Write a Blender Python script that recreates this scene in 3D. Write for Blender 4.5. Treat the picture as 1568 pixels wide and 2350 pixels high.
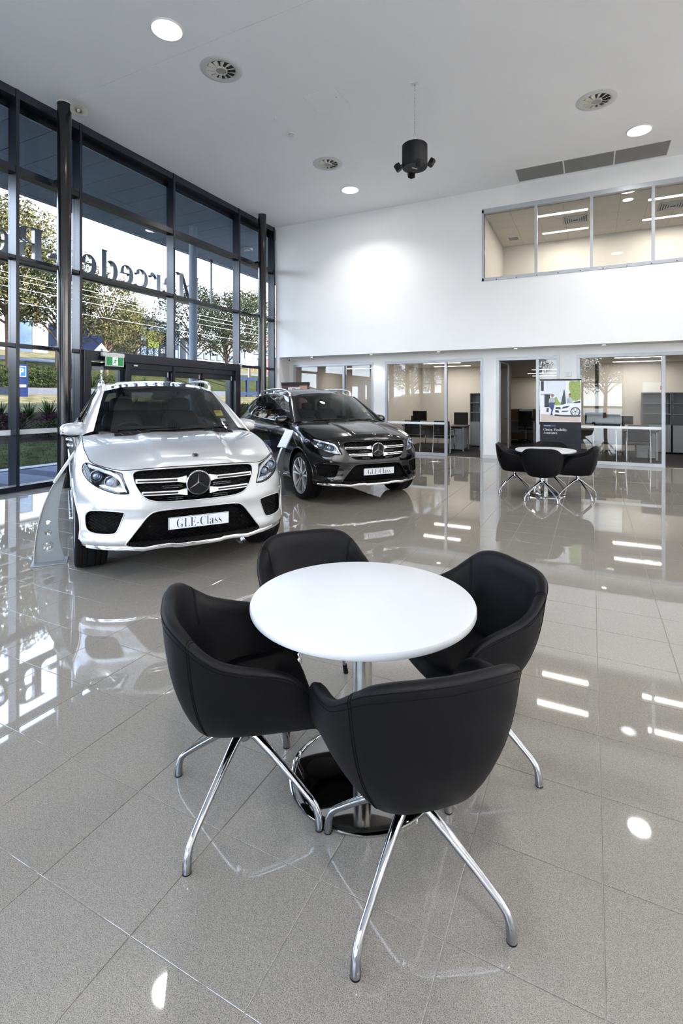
import bpy, bmesh, math, random
import numpy as np
from mathutils import Vector, Matrix
from mathutils.bvhtree import BVHTree
from mathutils.geometry import tessellate_polygon

SC = bpy.context.scene
for _o in list(bpy.data.objects):
    bpy.data.objects.remove(_o, do_unlink=True)
COL = SC.collection
random.seed(7)
PI = math.pi

# ------------------------------------------------------------------ camera
# shift lens: f = 1150 px on a 1568 px wide frame, horizon at row 914, 26.5 degrees left of the glass wall's direction
YAW = math.radians(26.5)
CAM_H = 1.55
cam = bpy.data.cameras.new('camera')
cam.sensor_fit = 'HORIZONTAL'
cam.sensor_width = 24.0
cam.lens = 1150.0 * 24.0 / 1568.0
cam.shift_y = -(1175.0 - 914.0) / 1568.0
cam.clip_start = 0.05
cam.clip_end = 400
cam_o = bpy.data.objects.new('camera', cam)
COL.objects.link(cam_o)
cam_o.location = (0, 0, CAM_H)
cam_o.rotation_euler = (PI / 2, 0, YAW)
SC.camera = cam_o

# ------------------------------------------------------------------ sky, sun, exposure
SC.view_settings.view_transform = 'Standard'
SC.view_settings.look = 'None'
SC.view_settings.exposure = 0.74
SC.view_settings.gamma = 1.0
SC.view_settings.use_curve_mapping = False
SC.cycles.max_bounces = 9
SC.cycles.transparent_max_bounces = 20
SC.cycles.glossy_bounces = 6
SC.cycles.caustics_reflective = False
SC.cycles.caustics_refractive = False
SC.cycles.sample_clamp_indirect = 6.0

SKY_STRENGTH = 7.4
wd = bpy.data.worlds.new('sky')
SC.world = wd
wd.use_nodes = True
_n = wd.node_tree.nodes
_l = wd.node_tree.links
_bg = _n['Background']
_tc = _n.new('ShaderNodeTexCoord')
_sx = _n.new('ShaderNodeSeparateXYZ')
_cr = _n.new('ShaderNodeValToRGB')
_l.new(_tc.outputs['Generated'], _sx.inputs[0])
_l.new(_sx.outputs['Z'], _cr.inputs[0])
_l.new(_cr.outputs['Color'], _bg.inputs['Color'])
_cr.color_ramp.elements[0].position = 0.0
_cr.color_ramp.elements[0].color = (0.93, 0.96, 1.0, 1)
_cr.color_ramp.elements[1].position = 0.75
_cr.color_ramp.elements[1].color = (0.34, 0.49, 0.84, 1)
_e = _cr.color_ramp.elements.new(0.22)
_e.color = (0.84, 0.91, 1.0, 1)
_bg.inputs['Strength'].default_value = SKY_STRENGTH

sun = bpy.data.lights.new('sun', 'SUN')
sun.energy = 22.0
sun.angle = 0.01
sun.color = (1.0, 0.90, 0.74)
sun_o = bpy.data.objects.new('sun', sun)
COL.objects.link(sun_o)
# low winter sun from behind the building: light travels towards -X, -Y and down
sun_o.rotation_euler = Vector((-0.80, -0.34, -0.50)).to_track_quat('-Z', 'Y').to_euler()

# ------------------------------------------------------------------ helpers
def srgb(r, g, b):
    def c(v):
        v /= 255.0
        return v / 12.92 if v <= 0.04045 else ((v + 0.055) / 1.055) ** 2.4
    return (c(r), c(g), c(b), 1.0)

MATS = {}
def mat(name, col, rough=0.5, metal=0.0, spec=0.5, coat=0.0, emit=None, es=0.0, noise=None, bump=None, trans=0.0):
    """noise = (scale, amount): value mottling; bump = (scale, strength)"""
    if name in MATS:
        return MATS[name]
    m = bpy.data.materials.new(name)
    m.use_nodes = True
    nt = m.node_tree
    p = nt.nodes['Principled BSDF']
    if len(col) == 3:
        col = (*col, 1.0)
    p.inputs['Base Color'].default_value = col
    p.inputs['Roughness'].default_value = rough
    p.inputs['Metallic'].default_value = metal
    p.inputs['Specular IOR Level'].default_value = spec
    p.inputs['Coat Weight'].default_value = coat
    p.inputs['Coat Roughness'].default_value = 0.02
    p.inputs['Transmission Weight'].default_value = trans
    if emit is not None:
        p.inputs['Emission Color'].default_value = (*emit[:3], 1.0)
        p.inputs['Emission Strength'].default_value = es
    if noise or bump:
        tc = nt.nodes.new('ShaderNodeTexCoord')
    if noise:
        nz = nt.nodes.new('ShaderNodeTexNoise')
        nz.inputs['Scale'].default_value = noise[0]
        nz.inputs['Detail'].default_value = 4
        nt.links.new(tc.outputs['Object'], nz.inputs['Vector'])
        r = nt.nodes.new('ShaderNodeValToRGB')
        a = noise[1]
        r.color_ramp.elements[0].position = 0.3
        r.color_ramp.elements[0].color = (*[max(0, c * (1 - a)) for c in col[:3]], 1)
        r.color_ramp.elements[1].position = 0.7
        r.color_ramp.elements[1].color = (*[min(1, c * (1 + a)) for c in col[:3]], 1)
        nt.links.new(nz.outputs['Fac'], r.inputs['Fac'])
        nt.links.new(r.outputs['Color'], p.inputs['Base Color'])
    if bump:
        nb = nt.nodes.new('ShaderNodeTexNoise')
        nb.inputs['Scale'].default_value = bump[0]
        nb.inputs['Detail'].default_value = 3
        nt.links.new(tc.outputs['Object'], nb.inputs['Vector'])
        bp = nt.nodes.new('ShaderNodeBump')
        bp.inputs['Strength'].default_value = bump[1]
        bp.inputs['Distance'].default_value = 0.002
        nt.links.new(nb.outputs['Fac'], bp.inputs['Height'])
        nt.links.new(bp.outputs['Normal'], p.inputs['Normal'])
    MATS[name] = m
    return m

def pane_mat(name, tint=(1, 1, 1), refl=1.0, rough=0.0):
    """thin architectural glass: clear transmission with a Fresnel reflection"""
    if name in MATS:
        return MATS[name]
    m = bpy.data.materials.new(name)
    m.use_nodes = True
    nt = m.node_tree
    nt.nodes.remove(nt.nodes['Principled BSDF'])
    out = nt.nodes['Material Output']
    tr = nt.nodes.new('ShaderNodeBsdfTransparent')
    tr.inputs['Color'].default_value = (*tint, 1)
    gl = nt.nodes.new('ShaderNodeBsdfGlossy')
    gl.inputs['Roughness'].default_value = rough
    # Schlick reflectance from the facing ratio (the same on both faces of the pane)
    lw = nt.nodes.new('ShaderNodeLayerWeight')
    lw.inputs['Blend'].default_value = 0.5
    pw = nt.nodes.new('ShaderNodeMath'); pw.operation = 'POWER'; pw.inputs[1].default_value = 5.0
    ma = nt.nodes.new('ShaderNodeMath'); ma.operation = 'MULTIPLY_ADD'; ma.use_clamp = True
    ma.inputs[1].default_value = 0.96 * min(refl, 1.0); ma.inputs[2].default_value = 0.04 * refl
    mx = nt.nodes.new('ShaderNodeMixShader')
    nt.links.new(lw.outputs['Facing'], pw.inputs[0])
    nt.links.new(pw.outputs[0], ma.inputs[0])
    nt.links.new(ma.outputs[0], mx.inputs[0])
    nt.links.new(tr.outputs[0], mx.inputs[1])
    nt.links.new(gl.outputs[0], mx.inputs[2])
    nt.links.new(mx.outputs[0], out.inputs['Surface'])
    MATS[name] = m
    return m

def tag(o, label=None, cat=None, group=None, kind=None):
    if label: o['label'] = label
    if cat: o['category'] = cat
    if group: o['group'] = group
    if kind: o['kind'] = kind
    return o

def empty(name, loc=(0, 0, 0), rz=0.0, parent=None, label=None, cat=None, group=None, kind=None):
    o = bpy.data.objects.new(name, None)
    COL.objects.link(o)
    o.location = loc
    o.rotation_euler = (0, 0, rz)
    o.empty_display_size = 0.1
    if parent: o.parent = parent
    return tag(o, label, cat, group, kind)

class MB:
    def __init__(self):
        self.v = []; self.f = []
    def add(self, vs, fs):
        b = len(self.v)
        self.v += [tuple(p) for p in vs]
        self.f += [tuple(b + i for i in q) for q in fs]
        return self
    def box(self, x0, x1, y0, y1, z0, z1):
        return self.add([(x0, y0, z0), (x1, y0, z0), (x1, y1, z0), (x0, y1, z0), (x0, y0, z1), (x1, y0, z1), (x1, y1, z1), (x0, y1, z1)],
                        [(3, 2, 1, 0), (4, 5, 6, 7), (0, 1, 5, 4), (1, 2, 6, 5), (2, 3, 7, 6), (3, 0, 4, 7)])
    def prism(self, outline, a0, a1, axis='z'):
        """outline = 2D points; axis z: (x,y); y: (x,z); x: (y,z)"""
        n = len(outline)
        def P(p, a):
            return (p[0], p[1], a) if axis == 'z' else (p[0], a, p[1]) if axis == 'y' else (a, p[0], p[1])
        vs = [P(p, a0) for p in outline] + [P(p, a1) for p in outline]
        fs = [(i, (i + 1) % n, n + (i + 1) % n, n + i) for i in range(n)]
        tris = tessellate_polygon([[Vector((p[0], p[1], 0)) for p in outline]])
        fs += [tuple(t) for t in tris] + [tuple(n + i for i in t) for t in tris]
        return self.add(vs, fs)
    def tube(self, path, r, n=10, caps=True):
        path = [Vector(p) for p in path]
        rs = r if isinstance(r, (list, tuple)) else [r] * len(path)
        m = len(path); vs = []; up = None
        for i, p in enumerate(path):
            t = (path[min(i + 1, m - 1)] - path[max(i - 1, 0)]).normalized()
            if up is None:
                up = Vector((0, 0, 1)) if abs(t.z) < 0.9 else Vector((1, 0, 0))
            a = t.cross(up)
            if a.length < 1e-5: a = t.cross(Vector((0, 1, 0)))
            a.normalize(); b = a.cross(t).normalized(); up = b
            for k in range(n):
                th = 2 * PI * k / n
                vs.append(p + rs[i] * (math.cos(th) * a + math.sin(th) * b))
        fs = [(i * n + k, i * n + (k + 1) % n, (i + 1) * n + (k + 1) % n, (i + 1) * n + k) for i in range(m - 1) for k in range(n)]
        if caps:
            fs += [tuple(range(n))[::-1], tuple((m - 1) * n + k for k in range(n))]
        return self.add(vs, fs)
    def lathe(self, prof, c=(0, 0, 0), n=32, axis='z', a0=0.0, a1=2 * PI):
        """prof = [(r, h)]"""
        full = abs(a1 - a0 - 2 * PI) < 1e-6
        m = len(prof); vs = []; cnt = n if full else n + 1
        for k in range(cnt):
            th = a0 + (a1 - a0) * k / n; cs, sn = math.cos(th), math.sin(th)
            for (r, h) in prof:
                if axis == 'z': p = (c[0] + r * cs, c[1] + r * sn, c[2] + h)
                elif axis == 'y': p = (c[0] + r * cs, c[1] + h, c[2] + r * sn)
                else: p = (c[0] + h, c[1] + r * cs, c[2] + r * sn)
                vs.append(p)
        fs = []
        for k in range(n):
            k2 = (k + 1) % cnt
            for j in range(m - 1):
                fs.append((k * m + j, k2 * m + j, k2 * m + j + 1, k * m + j + 1))
        return self.add(vs, fs)
    def grid(self, P):
        """P[i][j] -> quad sheet"""
        n, m = len(P), len(P[0])
        return self.add([p for row in P for p in row], [(i * m + j, (i + 1) * m + j, (i + 1) * m + j + 1, i * m + j + 1) for i in range(n - 1) for j in range(m - 1)])
    def ball(self, c, r, n=16, m=10):
        rx, ry, rz = r if isinstance(r, (tuple, list)) else (r, r, r)
        P = [[(c[0] + rx * math.sin(PI * j / m) * math.cos(2 * PI * i / n), c[1] + ry * math.sin(PI * j / m) * math.sin(2 * PI * i / n), c[2] + rz * math.cos(PI * j / m)) for j in range(m + 1)] for i in range(n + 1)]
        return self.grid(P)
    def xf(self, M):
        self.v = [tuple(M @ Vector(p)) for p in self.v]
        return self
    def mesh(self, name, smooth=None, weld=True):
        me = bpy.data.meshes.new(name)
        me.from_pydata(self.v, [], self.f)
        bm = bmesh.new(); bm.from_mesh(me)
        if weld: bmesh.ops.remove_doubles(bm, verts=bm.verts, dist=1e-5)
        bmesh.ops.dissolve_degenerate(bm, edges=bm.edges, dist=1e-6)
        bmesh.ops.recalc_face_normals(bm, faces=bm.faces)
        if smooth is not None:
            for f in bm.faces: f.smooth = True
            for e in bm.edges:
                if len(e.link_faces) == 2 and e.calc_face_angle(0) > math.radians(smooth): e.smooth = False
        bm.to_mesh(me); bm.free()
        return me
    def obj(self, name, m, parent=None, smooth=None, bevel=0.0, seg=2, weld=True, loc=None, rz=None, **kw):
        me = self.mesh(name, smooth, weld)
        return mobj(name, me, m, parent, bevel, seg, loc, rz, **kw)

def mobj(name, me, m, parent=None, bevel=0.0, seg=2, loc=None, rz=None, label=None, cat=None, group=None, kind=None):
    if m is not None and len(me.materials) == 0:
        me.materials.append(MATS[m] if isinstance(m, str) else m)
    o = bpy.data.objects.new(name, me)
    COL.objects.link(o)
    if parent: o.parent = parent
    if loc: o.location = loc
    if rz is not None: o.rotation_euler = (0, 0, rz)
    if bevel:
        md = o.modifiers.new('bevel', 'BEVEL')
        md.width = bevel; md.segments = seg; md.limit_method = 'ANGLE'; md.angle_limit = math.radians(40)
    return tag(o, label, cat, group, kind)

def copy_tree(o, parent=None, label=None):
    c = o.copy()
    COL.objects.link(c)
    if parent is not None: c.parent = parent
    if label: c['label'] = label
    for ch in list(o.children):
        copy_tree(ch, c)
    return c

def serif(s):
    o = ''
    for c in s:
        if 'A' <= c <= 'Z': o += chr(0x1D400 + ord(c) - 65)
        elif 'a' <= c <= 'z': o += chr(0x1D41A + ord(c) - 97)
        else: o += c
    return o

def text_mesh(s, size, depth=0.0, offset=0.0, xs=1.0, ser=True, space=1.0):
    c = bpy.data.curves.new('lettering', 'FONT')
    c.body = serif(s) if ser else s
    c.size = size; c.offset = offset; c.extrude = depth; c.space_character = space
    c.resolution_u = 6
    t = bpy.data.objects.new('lettering', c)
    COL.objects.link(t)
    bpy.context.view_layer.update()
    me = bpy.data.meshes.new_from_object(t.evaluated_get(bpy.context.evaluated_depsgraph_get()))
    bpy.data.objects.remove(t); bpy.data.curves.remove(c)
    co = np.empty(len(me.vertices) * 3); me.vertices.foreach_get('co', co); co = co.reshape(-1, 3)
    co[:, 0] *= xs
    mn, mx = co.min(0), co.max(0)
    me.vertices.foreach_set('co', co.ravel())
    me.materials.clear()
    return me, mn, mx

def lerp(a, b, t): return a + (b - a) * t
def interp(tab, x):
    if x <= tab[0][0]: return tab[0][1]
    for (a, va), (b, vb) in zip(tab, tab[1:]):
        if x <= b: return va + (vb - va) * (x - a) / (b - a)
    return tab[-1][1]

# ------------------------------------------------------------------ shared materials
mat('white_wall', srgb(240, 240, 240), 0.65, noise=(1.5, 0.015), bump=(220, 0.03))
mat('ceiling_white', srgb(247, 247, 249), 0.8, noise=(1.1, 0.012), bump=(180, 0.03))
mat('beige_wall', srgb(212, 206, 197), 0.7, noise=(1.2, 0.015))
mat('dark_frame', srgb(24, 28, 38), 0.24, 0.2, 0.6, noise=(6, 0.06))
mat('column_black', srgb(17, 18, 22), 0.16, 0.0, 0.4, coat=0.2, noise=(4, 0.05))
mat('alu_frame', srgb(176, 180, 186), 0.38, 0.35, 0.5, noise=(9, 0.03))
mat('chrome', srgb(214, 216, 220), 0.06, 1.0, noise=(3, 0.01))
mat('polished_alu', srgb(168, 170, 175), 0.10, 1.0, noise=(5, 0.02))
mat('brushed_steel', srgb(178, 176, 172), 0.24, 1.0, noise=(30, 0.08))
mat('black_leather', srgb(8, 8, 11), 0.52, 0.0, 0.10, bump=(320, 0.12), noise=(5, 0.06))
mat('black_plastic', srgb(10, 10, 12), 0.45, 0.0, 0.15, noise=(6, 0.05))
mat('black_gloss', srgb(8, 8, 10), 0.05, 0.0, 0.6, noise=(6, 0.03))
mat('white_laminate', srgb(202, 203, 205), 0.32, 0.0, 0.4, noise=(2, 0.006))
mat('grey_steel', srgb(150, 154, 160), 0.4, 0.3, noise=(8, 0.03))
mat('white_plastic', srgb(226, 226, 224), 0.4, noise=(7, 0.01))
mat('lamp_emit', (1, 1, 1), 0.5, emit=(1.0, 0.965, 0.92), es=26.0)
mat('lamp_emit_soft', (1, 1, 1), 0.5, emit=(1.0, 0.95, 0.88), es=6.0)
pane_mat('clear_glass', (0.93, 0.95, 0.955), 1.0)
pane_mat('facade_glass', (0.885, 0.92, 0.955), 0.4)
pane_mat('office_glass', (0.95, 0.96, 0.955), 1.15)
# ================================================================== the room
XG = -8.5            # room face of the facade mullions
XGLASS = -8.66
YF = 12.6            # upper back wall
YB = 13.2            # recessed office front
ZC = 6.67            # ceiling
ZS = 2.77            # soffit
XR = 9.5             # right wall (out of frame)
YR = -6.0            # wall behind the camera

# ---- floor tiles: nearest 300 as parts, the rest joined
def tile_material():
    m = bpy.data.materials.new('polished_tile'); m.use_nodes = True
    nt = m.node_tree; p = nt.nodes['Principled BSDF']
    g = nt.nodes.new('ShaderNodeNewGeometry')
    v = nt.nodes.new('ShaderNodeTexVoronoi'); v.inputs['Scale'].default_value = 210
    n = nt.nodes.new('ShaderNodeTexNoise'); n.inputs['Scale'].default_value = 400; n.inputs['Detail'].default_value = 2
    big = nt.nodes.new('ShaderNodeTexNoise'); big.inputs['Scale'].default_value = 1.3
    for t in (v, n, big): nt.links.new(g.outputs['Position'], t.inputs['Vector'])
    r1 = nt.nodes.new('ShaderNodeValToRGB')
    e = r1.color_ramp.elements
    e[0].position = 0.30; e[0].color = srgb(77, 74, 70)
    e[1].position = 0.58; e[1].color = srgb(153, 148, 140)
    k = e.new(0.44); k.color = srgb(129, 124, 116)
    nt.links.new(n.outputs['Fac'], r1.inputs[0])
    r2 = nt.nodes.new('ShaderNodeValToRGB')
    r2.color_ramp.elements[0].position = 0.05; r2.color_ramp.elements[0].color = (0.80, 0.80, 0.80, 1)
    r2.color_ramp.elements[1].position = 0.95; r2.color_ramp.elements[1].color = (1, 1, 1, 1)
    sep = nt.nodes.new('ShaderNodeSeparateColor')
    nt.links.new(v.outputs['Color'], sep.inputs[0]); nt.links.new(sep.outputs[0], r2.inputs[0])
    mx = nt.nodes.new('ShaderNodeMix'); mx.data_type = 'RGBA'; mx.blend_type = 'MULTIPLY'; mx.inputs[0].default_value = 1.0
    nt.links.new(r1.outputs['Color'], mx.inputs[6]); nt.links.new(r2.outputs['Color'], mx.inputs[7])
    nt.links.new(mx.outputs[2], p.inputs['Base Color'])
    mr = nt.nodes.new('ShaderNodeMapRange'); mr.inputs[3].default_value = 0.015; mr.inputs[4].default_value = 0.035
    nt.links.new(big.outputs['Fac'], mr.inputs[0]); nt.links.new(mr.outputs[0], p.inputs['Roughness'])
    p.inputs['Specular IOR Level'].default_value = 0.85
    MATS['polished_tile'] = m
tile_material()
mat('grout', srgb(158, 154, 147), 0.8, noise=(40, 0.05))
floor = MB().box(-8.75, XR, YR, 24.0, -0.25, -0.003).obj('floor', 'grout', kind='structure')
TX, TY, TX0, TY0 = 0.4075, 0.392, 0.033, 1.02
def tile_geo(mb, x, y):
    a, b, c = 0.0016, 0.0032, 0.0010
    x0, x1, y0, y1 = x + a, x + TX - a, y + a, y + TY - a
    vs = [(x0, y0, -0.008), (x1, y0, -0.008), (x1, y1, -0.008), (x0, y1, -0.008),
          (x0, y0, -c), (x1, y0, -c), (x1, y1, -c), (x0, y1, -c),
          (x0 + c, y0 + c, 0), (x1 - c, y0 + c, 0), (x1 - c, y1 - c, 0), (x0 + c, y1 - c, 0)]
    fs = [(8, 9, 10, 11)]
    for i in range(4):
        j = (i + 1) % 4
        fs += [(i, j, 4 + j, 4 + i), (4 + i, 4 + j, 8 + j, 8 + i)]
    mb.add(vs, fs)
cells = []
for i in range(-22, 24):
    for j in range(-18, 32):
        x, y = TX0 + i * TX, TY0 + j * TY
        if x < -8.72 or x + TX > XR + 0.01 or y < YR or y + TY > YB + 0.02: continue
        cx, cy = x + TX / 2, y + TY / 2
        d = -math.sin(YAW) * cx + math.cos(YAW) * cy
        r = math.cos(YAW) * cx + math.sin(YAW) * cy
        inview = d > 0.9 and abs(r / d) < 0.74 and CAM_H / d * 1150 + 914 < 2420
        cells.append((0 if inview else 1, d, x, y))
cells.sort()
_tm = MB(); tile_geo(_tm, 0, 0); tile_me = _tm.mesh('tile'); tile_me.materials.append(MATS['polished_tile'])
rest = MB()
for k, (h, d, x, y) in enumerate(cells):
    if k < 300 and h == 0:
        o = bpy.data.objects.new('tile', tile_me); COL.objects.link(o); o.location = (x, y, 0); o.parent = floor
    else:
        tile_geo(rest, x, y)
rest.obj('tile_field', 'polished_tile', floor, weld=False, kind='stuff')

# ---- ceiling with a shadow joint
cl = MB()
cl.box(-8.75, XR, YR, 5.597, ZC, ZC + 0.3).box(-8.75, XR, 5.603, YF + 0.1, ZC, ZC + 0.3).box(-8.75, XR, 5.597, 5.603, ZC + 0.012, ZC + 0.3)
cl.obj('ceiling', 'ceiling_white', kind='structure')

# ---- back wall (upper), with the mezzanine window opening
WX0, WX1, WZ0, WZ1 = -2.364, 5.95, 4.456, 6.182
w = MB()
w.box(-8.5, WX0, YF, YF + 0.16, ZS, ZC + 0.02).box(WX1, XR, YF, YF + 0.16, ZS, ZC + 0.02)
w.box(WX0, WX1, YF, YF + 0.16, ZS, WZ0).box(WX0, WX1, YF, YF + 0.16, WZ1, ZC + 0.02)
w.obj('wall_back', 'white_wall', kind='structure')
MB().box(-8.5, XR, YF + 0.16, YB + 0.14, ZS, ZS + 0.2).obj('trim_1', 'white_wall', kind='structure')   # soffit
MB().box(-8.52, -8.36, YF, YB + 0.14, 0, ZS).obj('wall_left', 'white_wall', kind='structure')          # return beside the facade
# office front: piers and head of the recessed wall
OPEN = [(-8.237, -5.567), (-5.208, -2.499), (-2.161, -0.692), (-0.301, 3.2)]
w = MB()
for a, b in ((-8.5, -8.237), (-5.567, -5.208), (-2.499, -2.161), (-0.692, -0.301), (3.2, XR)):
    w.box(a, b, YB, YB + 0.14, 0.0, ZS)
for a, b in OPEN: w.box(a, b, YB, YB + 0.14, 2.58, ZS)
w.obj('wall_offices', 'white_wall', kind='structure')
mat('skirting', srgb(205, 206, 208), 0.35, noise=(5, 0.02))
b = MB()
for a, c in ((-5.567, -5.208), (-2.499, -2.161), (-0.692, -0.301), (3.2, XR)):
    b.box(a - 0.004, c + 0.004, YB - 0.012, YB, 0, 0.1)
b.obj('baseboard_back', 'skirting', kind='structure')
MB().box(XR, XR + 0.2, YR, YB, 0, ZC + 0.1).obj('wall_right', 'white_wall', kind='structure')

# ---- the facade behind the camera: piers, spandrel and tall glazing
w = MB()
w.box(-8.75, -7.4, YR - 0.2, YR, 0, ZC + 0.1).box(1.6, XR + 0.2, YR - 0.2, YR, 0, ZC + 0.1).box(-7.4, 1.6, YR - 0.2, YR, 6.2, ZC + 0.1)
w.obj('wall_behind', 'white_wall', kind='structure')
win = empty('window_9', (0, YR - 0.1, 0), kind='structure')
for k in range(5):
    x = -7.4 + 9.0 * k / 4
    MB().box(x - 0.03, x + 0.03, -0.1, 0.1, 0, 6.2).obj('mullion', 'dark_frame', win)
    if k < 4:
        for z0, z1 in ((0.08, 2.42), (2.5, 6.13)):
            MB().box(x + 0.03, x + 9.0 / 4 - 0.03, -0.006, 0.006, z0, z1).obj('pane', 'clear_glass', win)
for z in (0.04, 2.46, 6.16): MB().box(-7.4, 1.6, -0.1, 0.1, z - 0.04, z + 0.04).obj('transom', 'dark_frame', win)

# ---- main glass facade on the left
MUL = [-5.6, -3.2, -0.9, 1.45, 3.80, 5.006, 6.155, 8.49, 10.86, 12.52]
MW = 0.056
fac = empty('window_1', (0, 0, 0), kind='structure')
for y in MUL:
    MB().box(XG - 0.22, XG, y, y + MW, 0, ZC).obj('mullion', 'dark_frame', fac, bevel=0.002)
TR = [(5.285, 5.405), (3.86, 3.92), (2.40, 2.46)]
mat('vision_strip', srgb(226, 230, 234), 0.7, noise=(8, 0.02))
for a, b_ in zip(MUL, MUL[1:]):
    door_bay = 6.1 < a < 10.8
    edges = [(ZC - 0.14, ZC)] + TR + ([] if door_bay else [(0.0, 0.09)])
    for z0, z1 in edges:
        MB().box(XG - 0.2, XG - 0.012, a + MW, b_, z0, z1).obj('transom', 'dark_frame', fac, bevel=0.002)
    zs = [(5.405, ZC - 0.14), (3.92, 5.285), (2.46, 3.86)] + ([] if door_bay else [(0.09, 2.40)])
    for z0, z1 in zs:
        MB().box(XGLASS - 0.006, XGLASS + 0.006, a + MW, b_, z0, z1).obj('pane', 'facade_glass', fac)
    if not door_bay:
        MB().box(XGLASS + 0.0065, XGLASS + 0.0075, a + MW, b_, 0.935, 1.02).obj('vision_strip', 'vision_strip', fac)

# ---- entrance portal with one hinged and three sliding leaves
door = empty('door_1', (0, 0, 0), kind='structure')
MB().box(XG - 0.3, XG + 0.05, 6.211, 10.86, 2.28, 2.46).obj('portal_head', 'dark_frame', door, bevel=0.003)
MB().box(XG - 0.3, XG + 0.05, 6.211, 6.36, 0, 2.28).obj('portal_jamb', 'dark_frame', door, bevel=0.003)
MB().box(XG - 0.3, XG + 0.05, 10.66, 10.86, 0, 2.28).obj('portal_jamb', 'dark_frame', door, bevel=0.003)
MB().box(XG - 0.3, XG + 0.0, 7.19, 7.30, 0, 2.28).obj('portal_post', 'dark_frame', door, bevel=0.003)
MB().box(XG - 0.24, XG - 0.02, 7.30, 10.66, 2.16, 2.28).obj('track_box', 'dark_frame', door, bevel=0.003)
def leaf(y0, y1, x, top, name):
    lf = empty(name, (x, y0, 0), parent=door)
    wd_ = y1 - y0; s = 0.075
    MB().box(-0.03, 0.03, 0, s, 0.01, top).obj('stile', 'dark_frame', lf)
    MB().box(-0.03, 0.03, wd_ - s, wd_, 0.01, top).obj('stile', 'dark_frame', lf)
    MB().box(-0.03, 0.03, s, wd_ - s, top - 0.13, top).obj('rail', 'dark_frame', lf)
    MB().box(-0.03, 0.03, s, wd_ - s, 0.01, 0.16).obj('rail', 'dark_frame', lf)
    MB().box(-0.005, 0.005, s, wd_ - s, 0.16, top - 0.13).obj('door_pane', 'facade_glass', lf)
    return lf
lf = leaf(6.365, 7.185, XG - 0.12, 2.25, 'door_leaf')
MB().box(0.03, 0.075, 0.08, 0.34, 2.10, 2.17).obj('door_closer', 'grey_steel', lf, bevel=0.006)
MB().tube([(0.05, 0.3, 2.18), (0.06, 0.62, 2.2)], 0.009, 8).obj('closer_arm', 'grey_steel', lf)
MB().tube([(0.04, 0.76, 0.9), (0.08, 0.76, 0.93), (0.08, 0.76, 1.32), (0.04, 0.76, 1.35)], 0.011, 10).obj('handle', 'brushed_steel', lf, smooth=50)
for y0, y1, x in ((7.31, 8.42, XG - 0.10), (8.43, 9.50, XG - 0.16), (9.51, 10.655, XG - 0.10)):
    lf = leaf(y0, y1, x, 2.16, 'door_leaf')
    MB().box(0.03, 0.034, (y1 - y0) - 0.05, (y1 - y0) - 0.025, 2.02, 2.13).obj('door_label', 'white_plastic', lf)
MB().box(XG + 0.001, XG + 0.02, 7.38, 7.47, 2.215, 2.245).obj('sensor_label', 'white_plastic', door)

# ---- round steel columns inside, on the facade line
def column(name, x, y, r, label):
    c = empty(name, (x, y, 0), label=label, cat='column')
    MB().lathe([(r, 0), (r, ZC - 0.012)], n=48).obj('shaft', 'column_black', c, smooth=40)
    MB().lathe([(r + 0.006, ZC - 0.014), (r + 0.006, ZC)], n=48).obj('ceiling_collar', 'white_plastic', c, smooth=40)
    for z in (5.345, 3.89, 2.43):
        MB().box(-0.14 - r * 0.9, -r * 0.7, -0.03, 0.03, z - 0.03, z + 0.03).obj('fixing_bracket', 'dark_frame', c, bevel=0.003)
    return c
column('steel_column', -8.20, 5.645, 0.112, 'tall black round steel column beside the silver-white car')
column('steel_column', -8.20, 11.50, 0.112, 'black round steel column near the white back wall corner')

# ---- mezzanine window in the back wall
mz = empty('window_2', (0, 0, 0), kind='structure')
yy = YF - 0.012
MB().box(WX0 - 0.05, WX1, yy, YF + 0.1, WZ1 - 0.085, WZ1 + 0.02).obj('head_frame', 'alu_frame', mz, bevel=0.004)
MB().box(WX0 - 0.05, WX1, yy, YF + 0.1, WZ0 - 0.03, WZ0 + 0.05).obj('sill_frame', 'alu_frame', mz, bevel=0.004)
MB().box(WX0 - 0.05, WX0 + 0.0, yy, YF + 0.1, WZ0 - 0.03, WZ1).obj('jamb_frame', 'alu_frame', mz, bevel=0.004)
mx_ = [WX0, -1.169, 0.006, 1.193, 2.375, 3.56, 4.745, WX1]
for a, b_ in zip(mx_, mx_[1:]):
    if a != WX0: MB().box(a - 0.03, a + 0.03, yy + 0.006, YF + 0.1, WZ0 + 0.05, WZ1 - 0.085).obj('mullion', 'alu_frame', mz, bevel=0.003)
    MB().box(a + 0.02, b_ - 0.02, YF + 0.05, YF + 0.058, WZ0 + 0.05, WZ1 - 0.085).obj('pane', 'office_glass', mz)
for k in range(16):
    x = WX0 + 0.3 + 0.46 * k
    MB().lathe([(0, -0.004), (0.011, -0.004), (0.011, 0.0)], c=(x, yy, WZ0 - 0.012), n=10, axis='y').obj('screw_cap', 'dark_frame', mz)

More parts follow.
